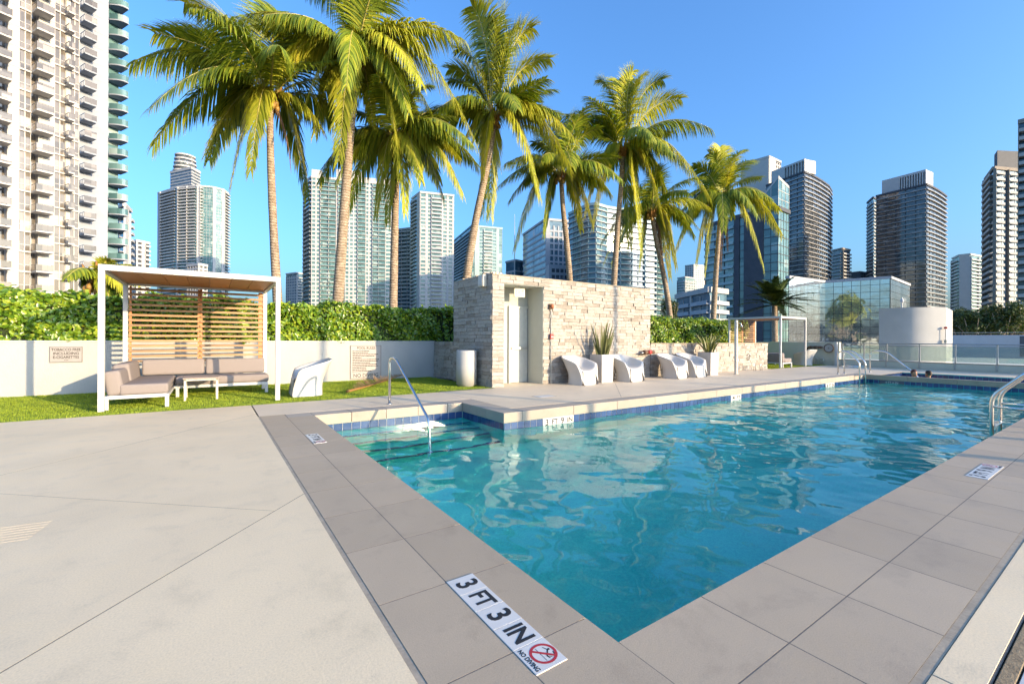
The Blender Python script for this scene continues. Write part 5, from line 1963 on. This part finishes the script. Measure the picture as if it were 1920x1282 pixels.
# ------------------------------------------------------------------ big condominium on the left, every balcony and window its own piece
def condominium():
    dirn = (RGT * .468 + FWD * .883).normalized()
    U = Vector((dirn.x, dirn.y))
    N = Vector((U.y, -U.x))
    if N.dot(xy(60, 70)) > 0:
        N = -N
    z0 = -22
    fh = 3.0
    o = xy(-40, 62)
    t = thing('condominium_tower', 'big cream condominium with stacked balconies at the picture edge', 'skyscraper', (o.x, o.y, z0))

    def u_at(px, start):
        """distance along the face, from its start, of picture column px"""
        k = (px - 960) / FPX
        f0, r0 = start.x * FWD.x + start.y * FWD.y, start.x * RGT.x + start.y * RGT.y
        return (k * f0 - r0) / (.468 - k * .883)
    top = 86 - z0
    floors = range(6, 36)
    cream, grey = TWW, mat_rough('condo_shade_grey', (.33, .355, .40), .05, .4, .8, 3, .05)  # grey puts the cast shade of the third face into the colour
    white = TW

    def seg(px0, px1, d0, depth):
        s = xy(px0, d0)
        L = u_at(px1, s)
        return s - o, L, s
    meshes = {}

    def wall(s, a, b, mat, th=.5):
        MB().obox(s, U, N, a, b, -9, 0, 0, top).build('wall', mat, t)
        gm = MB()
        for k in floors:
            gm.obox(s, U, N, a, b, -.02, .035, k * fh - .05, k * fh + .05)
        gm.build('floor_joint', TGR, t, kind='stuff')

    def window(s, a, b, n, set_back=.25):
        w = b - a
        MB().obox(s, U, N, a, b, -6, -set_back - .3, 0, top).build('wall_core', cream, t)
        for k in floors:
            z = k * fh
            key = ('win', round(w, 2), n)
            if key not in meshes:
                m = MB()
                m.obox((0, 0), U, N, 0, w, -.05, 0, .12, fh - .08)
                fm = MB().obox((0, 0), U, N, 0, w, -.05, .22, -.12, .12)
                for j in range(n + 1):
                    fm.obox((0, 0), U, N, max(0, w * j / n - .06), min(w, w * j / n + .06), -.03, .08, .12, fh - .12)
                fm.obox((0, 0), U, N, 0, w, -.03, .05, 1.0, 1.07)
                meshes[key] = (m.mesh('window', TGW), fm.mesh('frame', white))
            g_, f_ = meshes[key]
            wdw = link('window', g_, t, loc=(s.x + U.x * a - N.x * set_back, s.y + U.y * a - N.y * set_back, z))
            link('frame', f_, wdw)

    def balcony(s, a, b, out, mat, glassy=False, round_=False):
        w = b - a
        for k in floors:
            z = k * fh
            key = ('bal', round(w, 2), out, glassy, round_)
            if key not in meshes:
                if round_:
                    n = 10
                    pts = []
                    for j in range(n + 1):
                        q = j / n
                        p = U * (w * q) + N * (out * math.sin(math.pi * (.08 + .92 * q) * .62) ** .8)
                        pts.append((p.x, p.y))
                    pl = pts + [tuple(U * w - N * 1.0), tuple(-N * 1.0)]
                    sm = MB().prism(pl, -.14, .1)
                    rm = MB()
                    for p, q in zip(pts, pts[1:]):
                        rm.add([(p[0], p[1], .1), (q[0], q[1], .1), (q[0], q[1], 1.15), (p[0], p[1], 1.15)], [(0, 1, 2, 3)])
                        rm.add([(p[0] * .995, p[1] * .995, 1.12), (q[0] * .995, q[1] * .995, 1.12), (q[0], q[1], 1.2), (p[0], p[1], 1.2)], [(0, 1, 2, 3)])
                else:
                    sm = MB().obox((0, 0), U, N, 0, w, -.3, out, -.13, .1)
                    rm = MB().obox((0, 0), U, N, 0, w, out - .06, out, 1.02, 1.1).obox((0, 0), U, N, 0, .06, 0, out, 1.02, 1.1).obox((0, 0), U, N, w - .06, w, 0, out, 1.02, 1.1)
                    nb = int(w / .9) + 1
                    for j in range(nb + 1):
                        rm.obox((0, 0), U, N, (w - .05) * j / nb, (w - .05) * j / nb + .05, out - .05, out - .01, .1, 1.02)
                    for j in range(3):
                        rm.obox((0, 0), U, N, .0, .05, out * j / 3, out * j / 3 + .05, .1, 1.02)
                    rm.obox((0, 0), U, N, .05, w - .05, out - .04, out - .025, .18, .98)
                meshes[key] = (sm.mesh('balcony', mat), rm.mesh('railing', TGT if glassy else TGW))
            s_, r_ = meshes[key]
            bl = link('balcony', s_, t, loc=(s.x + U.x * a, s.y + U.y * a, z))
            link('railing', r_, bl)

    def recess(s, a, b, mat):
        MB().obox(s, U, N, a, b, -6, -1.2, 0, top).build('wall_core', TGW, t)

    # first face
    s, L, S = seg(-40, 101, 62, 0)
    ua = lambda px: u_at(px, S)
    balcony(s, ua(-30), ua(12), 2.0, cream)
    recess(s, 0, ua(12), TGW)
    wall(s, ua(12), ua(34), cream)
    window(s, ua(34), ua(57), 2)
    recess(s, ua(57), ua(70), TGW)
    wall(s, ua(70), ua(101), cream)
    balcony(s, ua(57), ua(90), 2.1, cream)
    # second face, set back
    s, L, S = seg(100, 148, 74, 0)
    ua2 = lambda px: u_at(px, S)
    window(s, 0, ua2(122), 2)
    wall(s, ua2(122), ua2(130), cream)
    window(s, ua2(130), ua2(147), 2)
    balcony(s, ua2(120), ua2(132), 1.5, white)
    # third face, its cast shade painted as grey
    s, L, S = seg(146, 201, 81.5, 0)
    ua3 = lambda px: u_at(px, S)
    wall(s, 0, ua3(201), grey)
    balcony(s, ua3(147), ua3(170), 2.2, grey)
    # rounded end with teal glass balconies
    s, L, S = seg(200, 226, 89, 0)
    ua4 = lambda px: u_at(px, S)
    MB().obox(s, U, N, 0, ua4(222), -6, -.4, 0, top).build('end_glazing', TGT, t)
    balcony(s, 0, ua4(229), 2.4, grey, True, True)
    return t


condominium()

# ------------------------------------------------------------------ mirrored glass building, neighbouring roofs
def mk_mirror():
    m, nt, p = new_mat('mirror_glass')
    p.inputs['Base Color'].default_value = (.80, .85, .84, 1)
    setp(p, rough=.04, metal=.85)
    b = noise(nt, geopos(nt), .22, 3)
    bump(nt, p, b, .12, .35)
    return m


MIR = mk_mirror()


def glass_building():
    pts = [xy(1478, 76), xy(1546, 82), xy(1668, 76), xy(1704, 86)]
    o = pts[0]
    tops = [zt(1478, 518, 76)] * 4
    z0 = -8
    t = thing('glass_building', 'low mirrored glass building with a kinked facade', 'building', (o.x, o.y, z0))
    q = [p - o for p in pts]
    top = sum(tops) / 4 - z0
    aw = xy(1570, 80).normalized() * 26
    body = MB().prism([tuple(p) for p in q] + [tuple(q[3] + aw), tuple(q[0] + aw)], 0, top - .4).build('core', TDK, t)
    mats = (MIR, MIR, TGD)
    for i in range(3):
        a, b = q[i], q[i + 1]
        U = (b - a).normalized()
        N = Vector((U.y, -U.x))
        if N.dot(pts[i]) > 0:
            N = -N
        L = (b - a).length
        nx = max(3, int(round(L / 1.25)))
        nz = 12
        hz = (top - 5.5) / nz
        for ix in range(nx):
            for iz in range(nz):
                z = 5.5 + iz * hz
                key = (i,)
                m = _cache.get(('gp', i))
                if m is None:
                    m = MB().obox((0, 0), U, N, .03, L / nx - .03, .02, .10, .03, hz - .03).mesh('pane', mats[i])
                    _cache[('gp', i)] = m
                p = link('pane', m, t, loc=(a.x + U.x * L / nx * ix, a.y + U.y * L / nx * ix, z))
                # panes are never set quite true
                p.rotation_euler = (random.gauss(0, .0012), random.gauss(0, .0012), random.gauss(0, .0012))
        MB().obox(a, U, N, -.1, L + .1, -.5, .25, top - .35, top + .1).build('coping', TGR, t)
    return t


glass_building()
nb = thing('neighbour_roof', 'flat pale roof terrace beyond the glass railing', 'roof', (0, 0, 0))
MB().prism([(28.6, -30), (70, -30), (70, 30), (28.6, 16)], -6, -.35).build('slab', M['greenwall'], nb)
# curved white wall
cw = thing('curved_wall', 'tall curved white wall rising behind the glass railing', 'wall', (0, 0, 0))
a, b = xy(1648, 27.5), xy(1774, 26.0)
c3 = xy(1786, 29)
pts = []
mdl = (a + b) / 2
for i in range(41):
    f = i / 40
    p = a.lerp(b, f) - mdl.normalized() * .75 * math.sin(math.pi * f)
    pts.append(tuple(p))
pts += [tuple(c3), tuple(c3 + mdl.normalized() * 3), tuple(a + mdl.normalized() * 5)]
MB().prism(pts, -.36, zt(1715, 578, 27)).build('wall_body', M['whitewall'], cw)
zc = zt(1715, 578, 27)
ap = thing('roof_aerial', 'thin white aerial on top of the curved wall', 'aerial', (*(xy(1691, 29)), zc))
MB().tube([(0, 0, 0), (0, 0, .85)], .035, 8).build('pole', M['white'], ap)
MB().lathe([(.05, .5), (.09, .55), (.09, .72), (.05, .78)], 12).build('head', M['white'], ap, True)
fb_ = thing('fire_bell', 'small red box on the curved white wall', 'alarm', (*(xy(1773, 25.85)), 2.05))
rbox('box', M['red'], fb_, -.06, .06, -.07, .07, -.06, .06, .01)
rbox('plate', M['greysteel'], fb_, -.06, .06, -.06, .06, -.9, -.7, .01)
MB().tube([(0, 0, -.7), (0, 0, -.08)], .02, 6).build('conduit', M['greysteel'], fb_)
pr = thing('far_parapet', 'grey blue parapet below the far tree row', 'wall', (*xy(1780, 46), 0))
e = xy(1990, 41) - xy(1780, 46)
U = e.normalized()
N = Vector((U.y, -U.x))
MB().obox((0, 0), U, N, 0, e.length, 0, .3, -4, zt(1850, 628, 44)).build('wall_body', TGR, pr)
for k in range(4):
    MB().obox((0, 0), U, N, 2.2 + k * 2.6, 3.0 + k * 2.6, -.02, .32, -.2, zt(1850, 630, 44)).build('panel', TDK if k % 2 else TGR, pr)
MB().obox((0, 0), U, N, 0, e.length, .1, .14, zt(1850, 624, 44), zt(1850, 623, 44)).build('rail', M['greysteel'], pr)

# ------------------------------------------------------------------ behind the photographer: unseen poles added for their shadow stripes
for i, x64 in enumerate((4.6, 6.25, 12.45, 15.3)):
    lp = thing('shadow_pole', ('first', 'second', 'third', 'fourth')[i] + ' tall pole added on the side deck for its shadow stripe, outside the picture', 'added pole', (x64 + .468 * 12.4, -6.0, 0), 0, 'added shadow poles behind the photographer')
    MB().lathe([(.14, 0), (.14, .3), (.09, .35), (.085, 7.2), (.06, 7.6)], 14).build('post', M['greysteel'], lp, True)
    MB().lathe([(.06, 7.6), (.22, 7.65), (.2, 7.8), (.05, 7.9)], 14).build('pole_head', M['greysteel'], lp, True)
